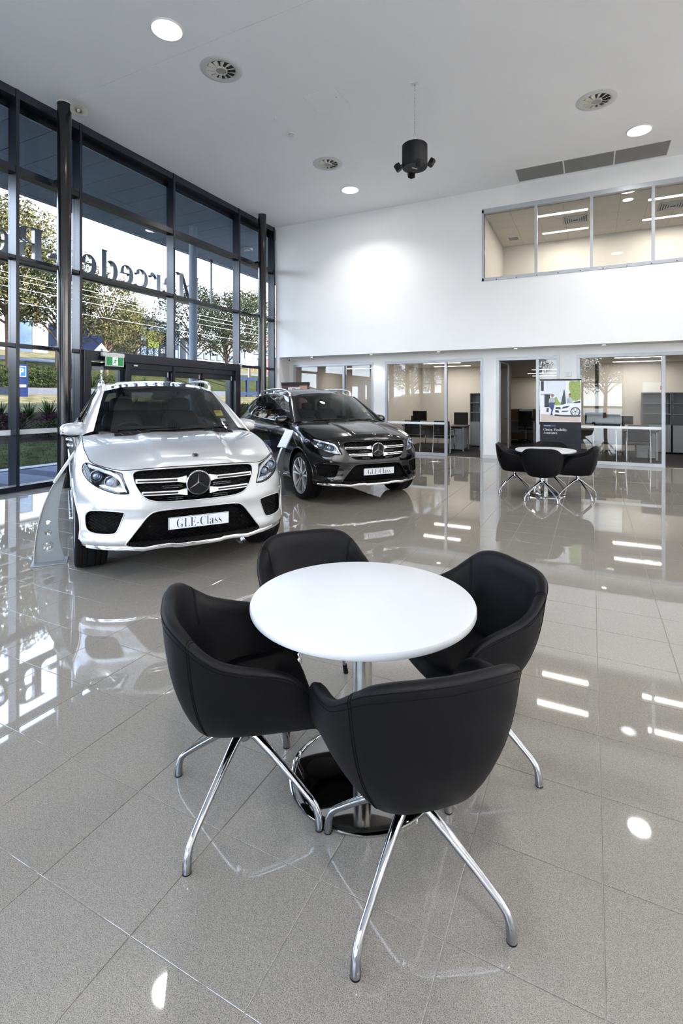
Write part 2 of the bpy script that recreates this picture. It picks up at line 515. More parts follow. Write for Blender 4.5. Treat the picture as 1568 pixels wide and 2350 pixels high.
# ---- office glazing
def office_window(name, x0, x1, mulls, panes, sill=True):
    o = empty(name, (0, 0, 0), kind='structure')
    y0, y1 = YB - 0.012, YB + 0.1
    t = 0.075
    MB().box(x0, x1, y0, y1, 2.58 - t, 2.58).obj('head_frame', 'alu_frame', o, bevel=0.004)
    MB().box(x0, x0 + 0.06, y0, y1, 0, 2.58 - t).obj('jamb_frame', 'alu_frame', o, bevel=0.004)
    MB().box(x1 - 0.06, x1, y0, y1, 0, 2.58 - t).obj('jamb_frame', 'alu_frame', o, bevel=0.004)
    for m_ in mulls: MB().box(m_ - 0.035, m_ + 0.035, y0 + 0.004, y1, 0, 2.58 - t).obj('mullion', 'alu_frame', o, bevel=0.004)
    for (a, b_) in panes:
        MB().box(a, b_, YB + 0.04, YB + 0.048, 0.075, 2.58 - t).obj('pane', 'office_glass', o)
        MB().box(a, b_, y0 + 0.002, y1, 0, 0.075).obj('sill_frame', 'alu_frame', o, bevel=0.003)
        MB().box(a, b_, YB + 0.0375, YB + 0.0395, 0.845, 0.905).obj('vision_strip', 'vision_strip', o)
    return o
office_window('window_3', -8.237, -5.567, [-6.517], [(-8.177, -6.55), (-6.48, -5.627)])
wB = office_window('window_4', -5.208, -2.499, [-3.477], [(-5.148, -3.512)])
office_window('window_5', -2.161, -0.692, [-1.185], [(-1.15, -0.752)])
office_window('window_6', -0.301, 3.2, [1.444, 2.5], [(-0.241, 1.41), (2.535, 3.14)])
# glazed leaves: closed in office B, open in C and D
def glass_door(name, hx, ang, width, hinge_left):
    d = empty(name, (hx, YB + 0.05, 0), rz=ang, kind='structure')
    s = 1 if hinge_left else -1
    a, b_ = sorted((0, s * width))
    MB().box(a, a + 0.045, -0.02, 0.02, 0.01, 2.49).obj('stile', 'alu_frame', d, bevel=0.003)
    MB().box(b_ - 0.045, b_, -0.02, 0.02, 0.01, 2.49).obj('stile', 'alu_frame', d, bevel=0.003)
    MB().box(a, b_, -0.02, 0.02, 2.445, 2.49).obj('rail', 'alu_frame', d, bevel=0.003)
    MB().box(a, b_, -0.02, 0.02, 0.01, 0.09).obj('rail', 'alu_frame', d, bevel=0.003)
    MB().box(a + 0.045, b_ - 0.045, -0.004, 0.004, 0.09, 2.445).obj('door_pane', 'office_glass', d)
    hxx = s * (width - 0.07)
    for q in (-1, 1):
        MB().tube([(hxx, 0.02 * q, 1.0), (hxx, 0.06 * q, 1.0), (hxx - s * 0.12, 0.06 * q, 1.0)], 0.009, 8).obj('handle', 'brushed_steel', d, smooth=50)
    for z in (0.25, 1.25, 2.2):
        MB().lathe([(0.012, -0.05), (0.012, 0.05)], c=(0, -0.02, z), n=10).obj('hinge', 'grey_steel', d)
    return d
glass_door('door_2', -2.565, math.radians(-104), 0.87, False)
glass_door('door_3', -2.095, math.radians(84), 0.87, True)
# ================================================================== ceiling fittings and lamps
LAMP_W = 35.0
FILL_W = 400.0
def downlight(x, y, label, r=0.175, watts=LAMP_W, spread=125, tilt=None):
    o = empty('ceiling_downlight', (x, y, ZC), label=label, cat='downlight', group='round downlights in the showroom ceiling')
    MB().lathe([(r, -0.004), (r + 0.03, -0.02), (r + 0.045, -0.012), (r + 0.05, 0.0)], n=40).obj('trim_ring', 'white_plastic', o, smooth=40)
    MB().lathe([(0, -0.012), (r * 0.7, -0.011), (r, -0.006)], n=40).obj('lens', 'lamp_emit', o, smooth=40)
    L = bpy.data.lights.new('downlight_lamp', 'AREA'); L.shape = 'DISK'; L.size = 2 * r; L.energy = watts; L.spread = math.radians(spread)
    L.color = (1.0, 0.98, 0.955)
    lo = bpy.data.objects.new('downlight_lamp', L); COL.objects.link(lo); lo.parent = o; lo.location = (0, 0, -0.03)
    if tilt: lo.rotation_euler = Vector(tilt).to_track_quat('-Z', 'Y').to_euler()
    return o
downlight(-5.27, 5.14, 'bright round downlight near the top left of the ceiling')
downlight(-5.30, 11.10, 'bright round downlight near the white back wall, by an air diffuser')
downlight(0.82, 11.10, 'bright round downlight above the grey ceiling grilles')
for x, y in ((0.82, 5.14), (-5.27, -0.85), (0.82, -0.85), (6.9, 5.14), (6.9, 11.1), (6.9, -0.85)):
    downlight(x, y, 'round downlight in the ceiling outside the picture')
# added fill lamps, unseen: wash the plain white walls to brighten the ceiling
for x, y in [(6.3, -3.4 + 2.1 * k) for k in range(8)] + [(2.6, -3.2), (4.6, -3.2)]:
    downlight(x, y, 'added fill lamp washing a white wall out of view', watts=FILL_W, spread=115, tilt=(0.88, 0, -0.47) if x > 6 else (0, -0.88, -0.47))

mat('diffuser_paint', srgb(206, 206, 206), 0.5, noise=(9, 0.01))
mat('duct_dark', srgb(58, 58, 60), 0.7, noise=(9, 0.05))
mat('perforated', srgb(150, 150, 150), 0.6, noise=(60, 0.2))
mat('fin_paint', srgb(214, 210, 200), 0.5, noise=(9, 0.01))
def diffuser(x, y, label):
    o = empty('swirl_diffuser', (x, y, ZC), label=label, cat='air diffuser', group='round swirl diffusers in the ceiling')
    MB().lathe([(0.215, 0.0), (0.222, -0.012), (0.24, -0.018), (0.30, -0.012), (0.326, 0.0)], n=56).obj('flange', 'diffuser_paint', o, smooth=50)
    MB().lathe([(0, 0.0), (0.225, 0.0)], n=40, c=(0, 0, -0.0006)).obj('throat', 'duct_dark', o)
    MB().lathe([(0.082, -0.002), (0.082, -0.03), (0.092, -0.03), (0.092, -0.002)], n=32).obj('core_ring', 'fin_paint', o, smooth=40)
    MB().lathe([(0, -0.02), (0.084, -0.02)], n=28).obj('core_mesh', 'perforated', o)
    for k in range(12):
        a = 2 * PI * k / 12 + 0.1; t = 0.30
        c0, s0 = math.cos(a), math.sin(a); c1, s1 = math.cos(a + t), math.sin(a + t)
        vs = [(0.09 * c0, 0.09 * s0, -0.028), (0.222 * c0, 0.222 * s0, -0.028), (0.222 * c1, 0.222 * s1, -0.004), (0.09 * c1, 0.09 * s1, -0.004)]
        vs += [(p[0], p[1], p[2] + 0.003) for p in vs]
        MB().add(vs, [(0, 1, 2, 3), (4, 5, 6, 7), (0, 1, 5, 4), (1, 2, 6, 5), (2, 3, 7, 6), (3, 0, 4, 7)]).obj('blade', 'fin_paint', o)
    return o
diffuser(-5.162, 6.153, 'large round swirl air diffuser in the upper left of the ceiling')
diffuser(-5.155, 9.66, 'round swirl air diffuser between smoke detector and white back wall')
diffuser(0.078, 9.662, 'round swirl air diffuser at the upper right of the ceiling')

o = empty('access_panel', (-4.08, 7.63, ZC), label='square white flush access panel in the ceiling', cat='access panel')
mat('panel_edge', srgb(236, 236, 236), 0.4, noise=(5, 0.01))
for a in range(4):
    MB().box(-0.311, 0.311, -0.311, -0.299, -0.004, 0.0).xf(Matrix.Rotation(a * PI / 2, 4, 'Z')).obj('edge_trim', 'panel_edge', o)
MB().box(-0.292, 0.292, -0.292, 0.292, -0.0025, 0).obj('leaf', 'ceiling_white', o)
MB().lathe([(0, -0.004), (0.008, -0.004), (0.008, 0)], c=(0.2, -0.05, 0), n=10).obj('lock', 'duct_dark', o)

o = empty('smoke_detector', (-5.19, 8.23, ZC), label='small white smoke detector between two air diffusers', cat='detector')
MB().lathe([(0.055, 0), (0.055, -0.018), (0.05, -0.022)], n=28).obj('base', 'white_plastic', o, smooth=40)
MB().lathe([(0.048, -0.022), (0.045, -0.045), (0.03, -0.058), (0, -0.06)], n=28).obj('dome', 'white_plastic', o, smooth=40)
MB().lathe([(0.0475, -0.03), (0.0475, -0.04)], n=28).obj('vent_band', 'duct_dark', o)
o = empty('sprinkler_head', (-5.17, 7.66, ZC), label='tiny sprinkler rosette in the ceiling near the smoke detector', cat='sprinkler')
MB().lathe([(0.035, 0), (0.03, -0.008), (0.012, -0.012), (0.012, -0.03), (0, -0.032)], n=20).obj('rosette', 'white_plastic', o, smooth=40)

# ---- three return-air grilles along the wall
mat('grille_grey', srgb(118, 117, 117), 0.6, noise=(160, 0.10))
for k, lb in enumerate(('left', 'middle', 'right')):
    x0 = -1.53 + k * 0.985
    o = empty('ceiling_grille', (x0, 11.75, ZC), label=f'{lb} one of three grey return air grilles in a row', cat='air grille', group='grey ceiling grilles by the back wall')
    MB().box(0, 0.985, 0, 0.03, -0.012, 0).obj('frame_bar', 'white_plastic', o)
    MB().box(0, 0.985, 0.72, 0.75, -0.012, 0).obj('frame_bar', 'white_plastic', o)
    MB().box(0, 0.014, 0.03, 0.72, -0.012, 0).obj('frame_bar', 'white_plastic', o)
    MB().box(0.971, 0.985, 0.03, 0.72, -0.012, 0).obj('frame_bar', 'white_plastic', o)
    MB().box(0.014, 0.971, 0.03, 0.72, -0.006, -0.001).obj('egg_crate_core', 'grille_grey', o)

# ---- hanging loudspeaker cluster
o = empty('hanging_speaker', (-2.57, 7.82, 5.29), label='black drum loudspeaker cluster hanging from the ceiling on a chain', cat='speaker')
MB().box(-0.06, 0.06, -0.05, 0.05, ZC - 5.29 - 0.012, ZC - 5.29).obj('ceiling_plate', 'white_plastic', o, bevel=0.003)
MB().tube([(0, 0, ZC - 5.29 - 0.012), (0, 0.012, ZC - 5.29 - 0.035), (0, 0, ZC - 5.29 - 0.05)], 0.006, 8).obj('hook', 'duct_dark', o)
zt = ZC - 5.29 - 0.05; zb = 0.585
nl = 22
for k in range(nl):
    z1 = zt - (zt - zb) * k / nl; z0 = zt - (zt - zb) * (k + 1) / nl - 0.008
    w_ = 0.008; mid = (z0 + z1) / 2; hh = (z1 - z0) / 2
    pts = [(w_ * math.cos(t), 0, mid + hh * math.sin(t)) for t in [2 * PI * i / 10 for i in range(11)]]
    if k % 2: pts = [(0, p[0], p[2]) for p in pts]
    MB().tube(pts, 0.0028, 6, caps=False).obj('chain_link', 'grey_steel', o)
for a in (0.4, 2.5, 4.6):
    MB().tube([(0, 0, 0.58), (0.08 * math.cos(a), 0.08 * math.sin(a), 0.375)], 0.003, 6).obj('sling_wire', 'grey_steel', o)
MB().lathe([(0, 0.375), (0.19, 0.375), (0.205, 0.36), (0.205, 0.015), (0.195, 0.0), (0, 0.0)], n=48).obj('drum', 'black_plastic', o, smooth=40)
MB().box(-0.05, 0.05, -0.011, 0.011, -0.004, 0).xf(Matrix.Rotation(0.9, 4, 'Z')).obj('badge', 'white_plastic', o)
for ang, zz in ((180 + 26, 0.01), (26, 0.09), (-55, -0.04), (120, 0.02)):
    a = math.radians(ang)
    M = Matrix.Translation((0.27 * math.cos(a), 0.27 * math.sin(a), zz)) @ Matrix.Rotation(a, 4, 'Z') @ Matrix.Rotation(0.55, 4, 'Y')
    pod = MB().prism([(-0.045, -0.05), (0.03, -0.06), (0.055, 0.0), (0.03, 0.06), (-0.045, 0.05)], -0.055, 0.055, 'z').xf(M)
    p_ = pod.obj('satellite_pod', 'black_plastic', o, bevel=0.008)
    MB().tube([(0.2 * math.cos(a), 0.2 * math.sin(a), 0.06), (0.25 * math.cos(a), 0.25 * math.sin(a), zz + 0.02)], 0.01, 8).obj('pod_arm', 'black_plastic', o)

# ---- horn loudspeaker on the first column
mat('horn_grey', srgb(172, 170, 160), 0.45, noise=(7, 0.03))
o = empty('horn_speaker', (-7.90, 5.70, 6.50), label='small grey horn loudspeaker bracketed at the top of a black column', cat='speaker')
dr = Matrix.Rotation(math.radians(-32), 4, 'Z') @ Matrix.Rotation(math.radians(18), 4, 'Y')
def rr(w_, h_, n=28, e=3.2):
    return [(math.copysign(abs(math.cos(t)) ** (2 / e), math.cos(t)) * w_, math.copysign(abs(math.sin(t)) ** (2 / e), math.sin(t)) * h_) for t in [2 * PI * i / n for i in range(n)]]
P = []
for x, s in ((-0.10, 0.35), (-0.04, 0.4), (0.02, 0.62), (0.06, 0.86), (0.085, 1.0), (0.088, 0.97), (0.06, 0.80), (0.02, 0.5), (-0.03, 0.3)):
    ring = [(x, p[0] * s, p[1] * s) for p in rr(0.135, 0.09)]
    P.append(ring + [ring[0]])
MB().grid(P).xf(dr).obj('flare', 'horn_grey', o, smooth=60)
MB().lathe([(0, 0.05), (0.022, 0.045), (0.03, 0.03), (0.03, -0.03)], n=18, axis='x').xf(dr).obj('re_entrant_core', 'horn_grey', o, smooth=50)
MB().lathe([(0, -0.19), (0.04, -0.185), (0.05, -0.16), (0.05, -0.10), (0.04, -0.095)], n=20, axis='x').xf(dr).obj('driver', 'horn_grey', o, smooth=40)
MB().box(-0.14, -0.02, -0.02, 0.02, 0.07, 0.085).xf(dr).obj('bracket', 'grey_steel', o)
MB().box(-0.19, -0.115, -0.02, 0.02, 0.085, 0.10).obj('bracket_stem', 'grey_steel', o)

# ---- small recessed spots in the soffit
for k, x in enumerate((-7.41, -5.50, -3.58, -1.66, 0.26, 2.18)):
    lb = ('first', 'second', 'third', 'fourth', 'fifth', 'sixth')[k]
    o = empty('soffit_spot', (x, 12.88, ZS), label=f'{lb} small recessed spot in the soffit, counted from the glass facade', cat='downlight', group='recessed spots in the office soffit')
    MB().lathe([(0.052, -0.001), (0.055, -0.008), (0.075, -0.004), (0.078, 0)], n=24).obj('trim_ring', 'grey_steel', o, smooth=40)
    MB().lathe([(0, -0.002), (0.053, -0.002)], n=20).obj('lens', 'lamp_emit_soft', o)
    L = bpy.data.lights.new('spot_lamp', 'SPOT'); L.energy = 16; L.spot_size = 1.9; L.spot_blend = 0.6; L.color = (1, 0.93, 0.84); L.shadow_soft_size = 0.05
    lo = bpy.data.objects.new('spot_lamp', L); COL.objects.link(lo); lo.parent = o; lo.location = (0, 0, -0.02)

# ---- camera, exit sign, sensors, thermostat
o = empty('security_camera', (-8.24, 13.0, ZS), label='small white dome security camera in the soffit corner', cat='camera')
MB().lathe([(0.055, 0), (0.055, -0.03), (0.05, -0.036)], n=24).obj('base', 'white_plastic', o, smooth=40)
MB().ball((0, 0, -0.045), 0.046, 20, 12).obj('eyeball', 'white_plastic', o, smooth=60)
MB().lathe([(0, -0.02), (0.02, -0.02), (0.024, 0.01)], n=16, axis='y', c=(0.004, -0.035, -0.055)).obj('lens', 'black_gloss', o)
mat('exit_green', srgb(30, 112, 62), 0.45, emit=srgb(30, 112, 62), es=0.35, noise=(4, 0.02))
mat('exit_white', srgb(236, 240, 236), 0.45, emit=(0.9, 1, 0.92), es=0.35, noise=(4, 0.01))
o = empty('exit_sign', (-8.33, 6.79, 2.19), label='green and white running man exit sign above the entrance', cat='exit sign')
MB().box(-0.11, -0.02, -0.25, 0.25, 0.165, 0.245).obj('housing', 'white_plastic', o, bevel=0.02, seg=3)
MB().box(-0.022, 0.0, -0.215, 0.205, -0.02, 0.18).obj('box', 'white_plastic', o, bevel=0.006)
MB().box(0.0005, 0.003, -0.195, 0.185, 0.0, 0.16).obj('green_face', 'exit_green', o)
MB().box(0.0032, 0.0045, -0.06, 0.06, 0.004, 0.156).obj('doorway_panel', 'exit_white', o)
man = MB()
def seg(mb, a, b, w_):
    v = Vector((b[0] - a[0], b[1] - a[1])); n_ = Vector((-v.y, v.x)).normalized() * w_
    mb.prism([(a[0] + n_.x, a[1] + n_.y), (a[0] - n_.x, a[1] - n_.y), (b[0] - n_.x, b[1] - n_.y), (b[0] + n_.x, b[1] + n_.y)], 0.005, 0.0062, 'x')
for a, b_, w_ in (((0.01, 0.115), (-0.012, 0.07), 0.011), ((-0.012, 0.07), (0.018, 0.05), 0.008), ((0.018, 0.05), (0.012, 0.015), 0.007), ((-0.012, 0.07), (-0.03, 0.045), 0.008),
                  ((-0.03, 0.045), (-0.05, 0.035), 0.007), ((0.01, 0.112), (0.035, 0.095), 0.006), ((0.035, 0.095), (0.048, 0.108), 0.005), ((0.006, 0.11), (-0.025, 0.105), 0.006), ((-0.025, 0.105), (-0.04, 0.085), 0.005)):
    seg(man, a, b_, w_)
man.prism([(0.02 + 0.012 * math.cos(t), 0.135 + 0.012 * math.sin(t)) for t in [2 * PI * i / 14 for i in range(14)]], 0.005, 0.0062, 'x')
man.obj('running_figure', 'exit_green', o, weld=False, kind='stuff')
o = empty('motion_sensor', (XG, 10.885, 2.42), label='small white motion sensor on the dark facade mullion', cat='sensor')
MB().prism([(-0.04, 0.07), (0.04, 0.07), (0.04, -0.03), (0.025, -0.065), (-0.025, -0.065), (-0.04, -0.03)], 0, 0.05, 'x').obj('housing', 'white_plastic', o, bevel=0.008)
MB().box(0.05, 0.053, -0.022, 0.022, -0.02, -0.004).obj('lens', 'duct_dark', o)
o = empty('wall_thermostat', (-0.5, YB, 2.13), label='small square white wall control on the pier behind the banner', cat='thermostat')
MB().box(-0.075, 0.075, -0.02, 0, -0.06, 0.06).obj('back_plate', 'white_plastic', o, bevel=0.006)
MB().box(-0.03, 0.03, -0.024, -0.02, -0.03, 0.035).obj('button', 'skirting', o, bevel=0.003)
# ================================================================== tables and tub chairs
def table(loc, label):
    t = empty('round_table', (*loc, 0), label=label, cat='table', group='round white meeting tables')
    R = 0.457
    MB().lathe([(0, 0.698), (R - 0.012, 0.698), (R - 0.003, 0.702), (R, 0.708), (R, 0.722), (R - 0.003, 0.728), (R - 0.009, 0.73), (0, 0.73)], n=96).obj('table_top', 'white_laminate', t, smooth=35)
    MB().lathe([(0.040, 0.016), (0.040, 0.69)], n=40).obj('column', 'brushed_steel', t, smooth=40)
    MB().lathe([(0, 0.016), (0.27, 0.016), (0.292, 0.013), (0.30, 0.008), (0.30, 0.0), (0, 0.0)], n=80).obj('base_plate', 'mirror_steel', t, smooth=30)
    MB().lathe([(0.041, 0.016), (0.052, 0.0165), (0.052, 0.022), (0.041, 0.026)], n=32).obj('column_collar', 'brushed_steel', t, smooth=40)
    for a in range(4):
        M = Matrix.Rotation(a * PI / 2 + 0.35, 4, 'Z')
        MB().box(0.03, 0.30, -0.018, 0.018, 0.672, 0.698).xf(M).obj('bracket_arm', 'grey_steel', t, bevel=0.004)
        MB().box(0.17, 0.30, -0.055, 0.055, 0.690, 0.6975).xf(M).obj('mounting_plate', 'beige_plate', t, bevel=0.002)
        MB().lathe([(0, 0.688), (0.008, 0.688), (0.008, 0.691)], c=(0, 0, 0), n=10).xf(M @ Matrix.Translation((0.28, 0.035, 0))).obj('screw', 'black_plastic', t)
    return t
mat('mirror_steel', srgb(205, 204, 202), 0.045, 1.0, noise=(40, 0.02))
mat('beige_plate', srgb(196, 188, 172), 0.5, noise=(6, 0.03))
table((-0.845, 1.887), 'round white pedestal table in the foreground ringed by black chairs')
table((-0.66, 8.66), 'round white table in the background before the roller banner')

RIM = [(0.0, -0.300, 0.0, 0.803), (0.12, -0.298, 0.085, 0.805), (0.24, -0.280, 0.175, 0.800), (0.34, -0.243, 0.238, 0.780), (0.43, -0.190, 0.276, 0.738), (0.52, -0.120, 0.297, 0.692),
       (0.62, -0.030, 0.306, 0.662), (0.72, 0.055, 0.306, 0.642), (0.80, 0.122, 0.301, 0.615), (0.87, 0.173, 0.293, 0.570), (0.93, 0.213, 0.280, 0.500), (0.97, 0.236, 0.268, 0.438), (1.0, 0.252, 0.256, 0.388)]
BOT = [(0.0, -0.195, 0.0), (0.24, -0.182, 0.105), (0.43, -0.130, 0.172), (0.62, -0.015, 0.202), (0.80, 0.105, 0.218), (0.93, 0.192, 0.226), (1.0, 0.248, 0.230)]
def tabv(tab, s, k):
    # Catmull-Rom on irregular knots
    s = min(max(s, tab[0][0]), tab[-1][0])
    for i in range(len(tab) - 1):
        if s <= tab[i + 1][0] + 1e-9: break
    p1, p2 = tab[i], tab[i + 1]
    p0 = tab[i - 1] if i > 0 else (2 * p1[0] - p2[0],) + tuple(p1[1:] if False else [2 * a - b for a, b in zip(p1[1:], p2[1:])])
    p3 = tab[i + 2] if i + 2 < len(tab) else tuple(2 * a - b for a, b in zip(p2, p1))
    h = p2[0] - p1[0]; t = (s - p1[0]) / h
    m1 = (p2[k] - p0[k]) / (p2[0] - p0[0]) * h; m2 = (p3[k] - p1[k]) / (p3[0] - p1[0]) * h
    return (2*t**3 - 3*t**2 + 1) * p1[k] + (t**3 - 2*t**2 + t) * m1 + (-2*t**3 + 3*t**2) * p2[k] + (t**3 - t**2) * m2
def rim_pt(s):
    a = abs(s); g = 1 if s >= 0 else -1
    y = tabv(RIM, a, 2) if a > 0.02 else a * 0.72
    return Vector((tabv(RIM, max(a, 1e-6), 1), g * y, tabv(RIM, max(a, 1e-6), 3)))
def bot_pt(s):
    a = abs(s); g = 1 if s >= 0 else -1
    return Vector((tabv(BOT, max(a, 1e-6), 1), g * tabv(BOT, a, 2) if a > 0.02 else g * a * 0.44, 0.380))
SEAT_Z = 0.462
def shell_section(s):
    t = rim_pt(s); b = bot_pt(s)
    # outward direction in plan
    e = 0.01
    d = rim_pt(min(1, s + e)) - rim_pt(max(-1, s - e)); n = Vector((d.y, -d.x, 0))
    if n.length < 1e-6: n = Vector((-1, 0, 0))
    n.normalize()
    if n.dot(t - Vector((0.05, 0, t.z))) < 0: n = -n
    th = 0.046 * min(1.0, (1.02 - abs(s)) / 0.10 + 0.45)
    pts = [Vector((0.04, 0, 0.362)), Vector((lerp(0.04, b.x, 0.6), b.y * 0.6, 0.362)), Vector((lerp(0.04, b.x, 0.92), b.y * 0.92, 0.367)), b]
    K = 11
    for k in range(1, K):
        u = k / K
        q = b.lerp(t, u); q += n * (0.030 * math.sin(PI * u ** 0.8))
        pts.append(q)
    # rolled rim
    pts += [t + Vector((0, 0, -0.014)), t - n * 0.005 + Vector((0, 0, -0.003)), t - n * (th * 0.32) + Vector((0, 0, 0.002)), t - n * (th * 0.75) + Vector((0, 0, -0.003)), t - n * th + Vector((0, 0, -0.014))]
    inn = b.lerp(Vector((0.03, 0, b.z)), 0.10) - n * 0.02; inn.z = min(SEAT_Z - 0.03, t.z - 0.02)
    top = t - n * th + Vector((0, 0, -0.014))
    for k in range(1, 8):
        u = k / 7
        q = top.lerp(inn, u) + n * (0.020 * math.sin(PI * u))
        pts.append(q)
    pts.append(Vector((lerp(inn.x, 0.04, 0.5), inn.y * 0.5, inn.z)))
    return pts
def make_chair_parts():
    NS = 72
    secs = [shell_section(-1 + 2 * i / NS) for i in range(NS + 1)]
    mb = MB(); mb.grid(secs)
    m = len(secs[0])
    for q in (secs[0], secs[-1]):
        b0 = len(mb.v); mb.add(q, [tuple(range(m))])
    me = {}
    me['shell'] = mb.mesh('shell', 55)
    # seat cushion
    P = []
    NU = 40
    prof = [(0.0, 0.085), (0.55, 0.086), (0.85, 0.082), (0.96, 0.070), (1.0, 0.048), (0.985, 0.015), (0.93, 0.0), (0, 0.0)]
    for i in range(NU + 1):
        t = 2 * PI * i / NU; c, s = math.cos(t), math.sin(t); e = 3.4
        cx = math.copysign(abs(c) ** (2 / e), c); cy = math.copysign(abs(s) ** (2 / e), s)
        wy = 0.212 if cx > 0 else 0.212 - 0.06 * abs(cx) ** 1.5
        P.append([(0.048 + (0.195 if cx > 0 else 0.185) * cx * r, wy * cy * r, SEAT_Z - 0.075 + h) for r, h in prof])
    me['seat_cushion'] = MB().grid(P).mesh('seat_cushion', 60)
    # base pan
    me['seat_pan'] = MB().lathe([(0, 0.366), (0.10, 0.366), (0.105, 0.356), (0.09, 0.346), (0, 0.346)], n=28).mesh('seat_pan', 40)
    me['hub_post'] = MB().lathe([(0, 0.235), (0.022, 0.24), (0.03, 0.255), (0.03, 0.30), (0.024, 0.31), (0.024, 0.352)], n=24).mesh('hub_post', 45)
    path = [(0.012, 0, 0.278), (0.06, 0, 0.262), (0.13, 0, 0.215), (0.22, 0, 0.150), (0.285, 0, 0.100), (0.307, 0, 0.078), (0.318, 0, 0.052), (0.322, 0, 0.022), (0.323, 0, 0.004)]
    rad = [0.019, 0.0175, 0.0150, 0.0125, 0.0118, 0.0120, 0.0132, 0.0152, 0.0152]
    me['leg'] = MB().tube(path, rad, 14).mesh('leg', 60)
    me['glide'] = MB().lathe([(0, 0.004), (0.0155, 0.004), (0.0155, 0.0), (0, 0.0)], c=(0.323, 0, 0), n=14).mesh('glide', 40)
    # stitched seams: thin cords over the shell
    def cord(s, off):
        q = shell_section(s); out = []
        for k in range(3, 16): out.append(q[k])
        return out
    for key, s in (('a', 0.40), ('b', -0.40)):
        mb = MB()
        for dv in (-0.006, 0.006):
            sec = shell_section(s + dv); ref = shell_section(s)
            path = []
            for k in range(3, 22):
                p = sec[k]; c = (sec[3] + sec[-2]) / 2
                nn = (sec[k] - sec[max(k - 1, 0)])
                path.append(p)
            mb.tube(path, 0.0016, 5)
        me['seam_' + key] = mb.mesh('seam')
    for key, idx in (('rim_out', 13),):
        mb = MB()
        path = [shell_section(-0.985 + 1.97 * i / 90)[idx] for i in range(91)]
        mb.tube(path, 0.0012, 5)
        path = [shell_section(-0.985 + 1.97 * i / 90)[idx + 1] for i in range(91)]
        mb.tube(path, 0.0014, 5)
        me['rim_seam'] = mb.mesh('rim_seam')
    # alternative frame: straight splayed legs with rubber feet
    mb = MB(); mb.tube([(0.13, 0.13, 0.362), (0.21, 0.20, 0.045)], [0.013, 0.009], 12)
    me['straight_leg'] = mb.mesh('straight_leg', 50)
    mb = MB(); mb.tube([(0.2085, 0.1987, 0.055), (0.221, 0.2097, 0.003)], [0.0125, 0.0145], 12)
    me['rubber_foot'] = mb.mesh('rubber_foot', 50)
    return me
CH = make_chair_parts()
mat('seam_black', srgb(8, 8, 10), 0.9, 0.0, 0.05, noise=(6, 0.05))
for k_, m_ in (('shell', 'black_leather'), ('seat_cushion', 'black_leather'), ('seat_pan', 'black_plastic'), ('hub_post', 'polished_alu'), ('leg', 'polished_alu'), ('glide', 'black_plastic'),
               ('seam_a', 'seam_black'), ('seam_b', 'seam_black'), ('rim_seam', 'seam_black'), ('straight_leg', 'polished_alu'), ('rubber_foot', 'black_plastic')):
    CH[k_].materials.append(MATS[m_])
def chair(loc, facing, legs, label, group, star=True):
    c = empty('tub_chair', (*loc, 0), rz=math.radians(facing), label=label, cat='chair', group=group)
    sh = mobj('shell', CH['shell'], None, c)
    mobj('seam', CH['seam_a'], None, sh, kind='stuff'); mobj('seam', CH['seam_b'], None, sh, kind='stuff'); mobj('rim_seam', CH['rim_seam'], None, sh, kind='stuff')
    mobj('seat_cushion', CH['seat_cushion'], None, c)
    mobj('seat_pan', CH['seat_pan'], None, c)
    if star:
        mobj('hub_post', CH['hub_post'], None, c)
        for k in range(4):
            lg = mobj('leg', CH['leg'], None, c, rz=math.radians(legs - facing + 90 * k))
            mobj('glide', CH['glide'], None, lg)
    else:
        for k in range(4):
            lg = mobj('leg', CH['straight_leg'], None, c, rz=math.radians(90 * k))
            mobj('rubber_foot', CH['rubber_foot'], None, lg)
    return c
G1 = 'black tub chairs around the foreground table'
chair((-0.523, 1.539), 132, -7.7, 'black leather tub chair nearest the camera, seen from behind', G1)
chair((-1.198, 1.562), 43, 2.7, 'black leather tub chair left of the foreground table, in profile', G1)
chair((-0.50, 2.225), 226, -14, 'black tub chair right of the foreground table with bluish sheen inside', G1)
chair((-1.243, 2.24), -44, 0, 'black tub chair behind the foreground table, facing the camera, straight legs', G1, star=False)
G2 = 'black tub chairs around the far table'
chair((-0.67, 8.20), 92, 45, 'black tub chair of the far table with its back to the camera', G2)
chair((-0.19, 8.64), 184, 38, 'black tub chair right of the far table, in profile', G2)
chair((-1.13, 8.68), 2, 50, 'black tub chair left of the far table beside the open office door', G2)
chair((-0.62, 9.13), -88, 45, 'black tub chair behind the far table, half hidden, before the banner', G2)
# ================================================================== cars
def hermite(ctrl, counts, ghost0=None, ghost1=None):
    """non-uniform Catmull-Rom along axis 0 of ctrl (n, ..., 3); counts = samples per interval"""
    C = np.asarray(ctrl, float)
    n = len(C)
    h = np.array([max(1e-4, np.mean(np.linalg.norm((C[i + 1] - C[i]).reshape(-1, 3), axis=1))) for i in range(n - 1)])
    T = np.zeros_like(C)
    for i in range(n):
        a = C[i - 1] if i > 0 else ghost0; b = C[i + 1] if i < n - 1 else ghost1
        ha = h[i - 1] if i > 0 else h[0]; hb = h[i] if i < n - 1 else h[-1]
        if a is None: T[i] = (b - C[i]) / hb
        elif b is None: T[i] = (C[i] - a) / ha
        else: T[i] = ((b - C[i]) / hb * ha + (C[i] - a) / ha * hb) / (ha + hb)
    out = []
    for i in range(n - 1):
        k = counts[i] if not isinstance(counts, int) else counts
        for j in range(k):
            t = j / k
            out.append((2*t**3 - 3*t**2 + 1) * C[i] + (t**3 - 2*t**2 + t) * h[i] * T[i] + (-2*t**3 + 3*t**2) * C[i + 1] + (t**3 - t**2) * h[i] * T[i + 1])
    out.append(C[-1])
    return np.array(out)

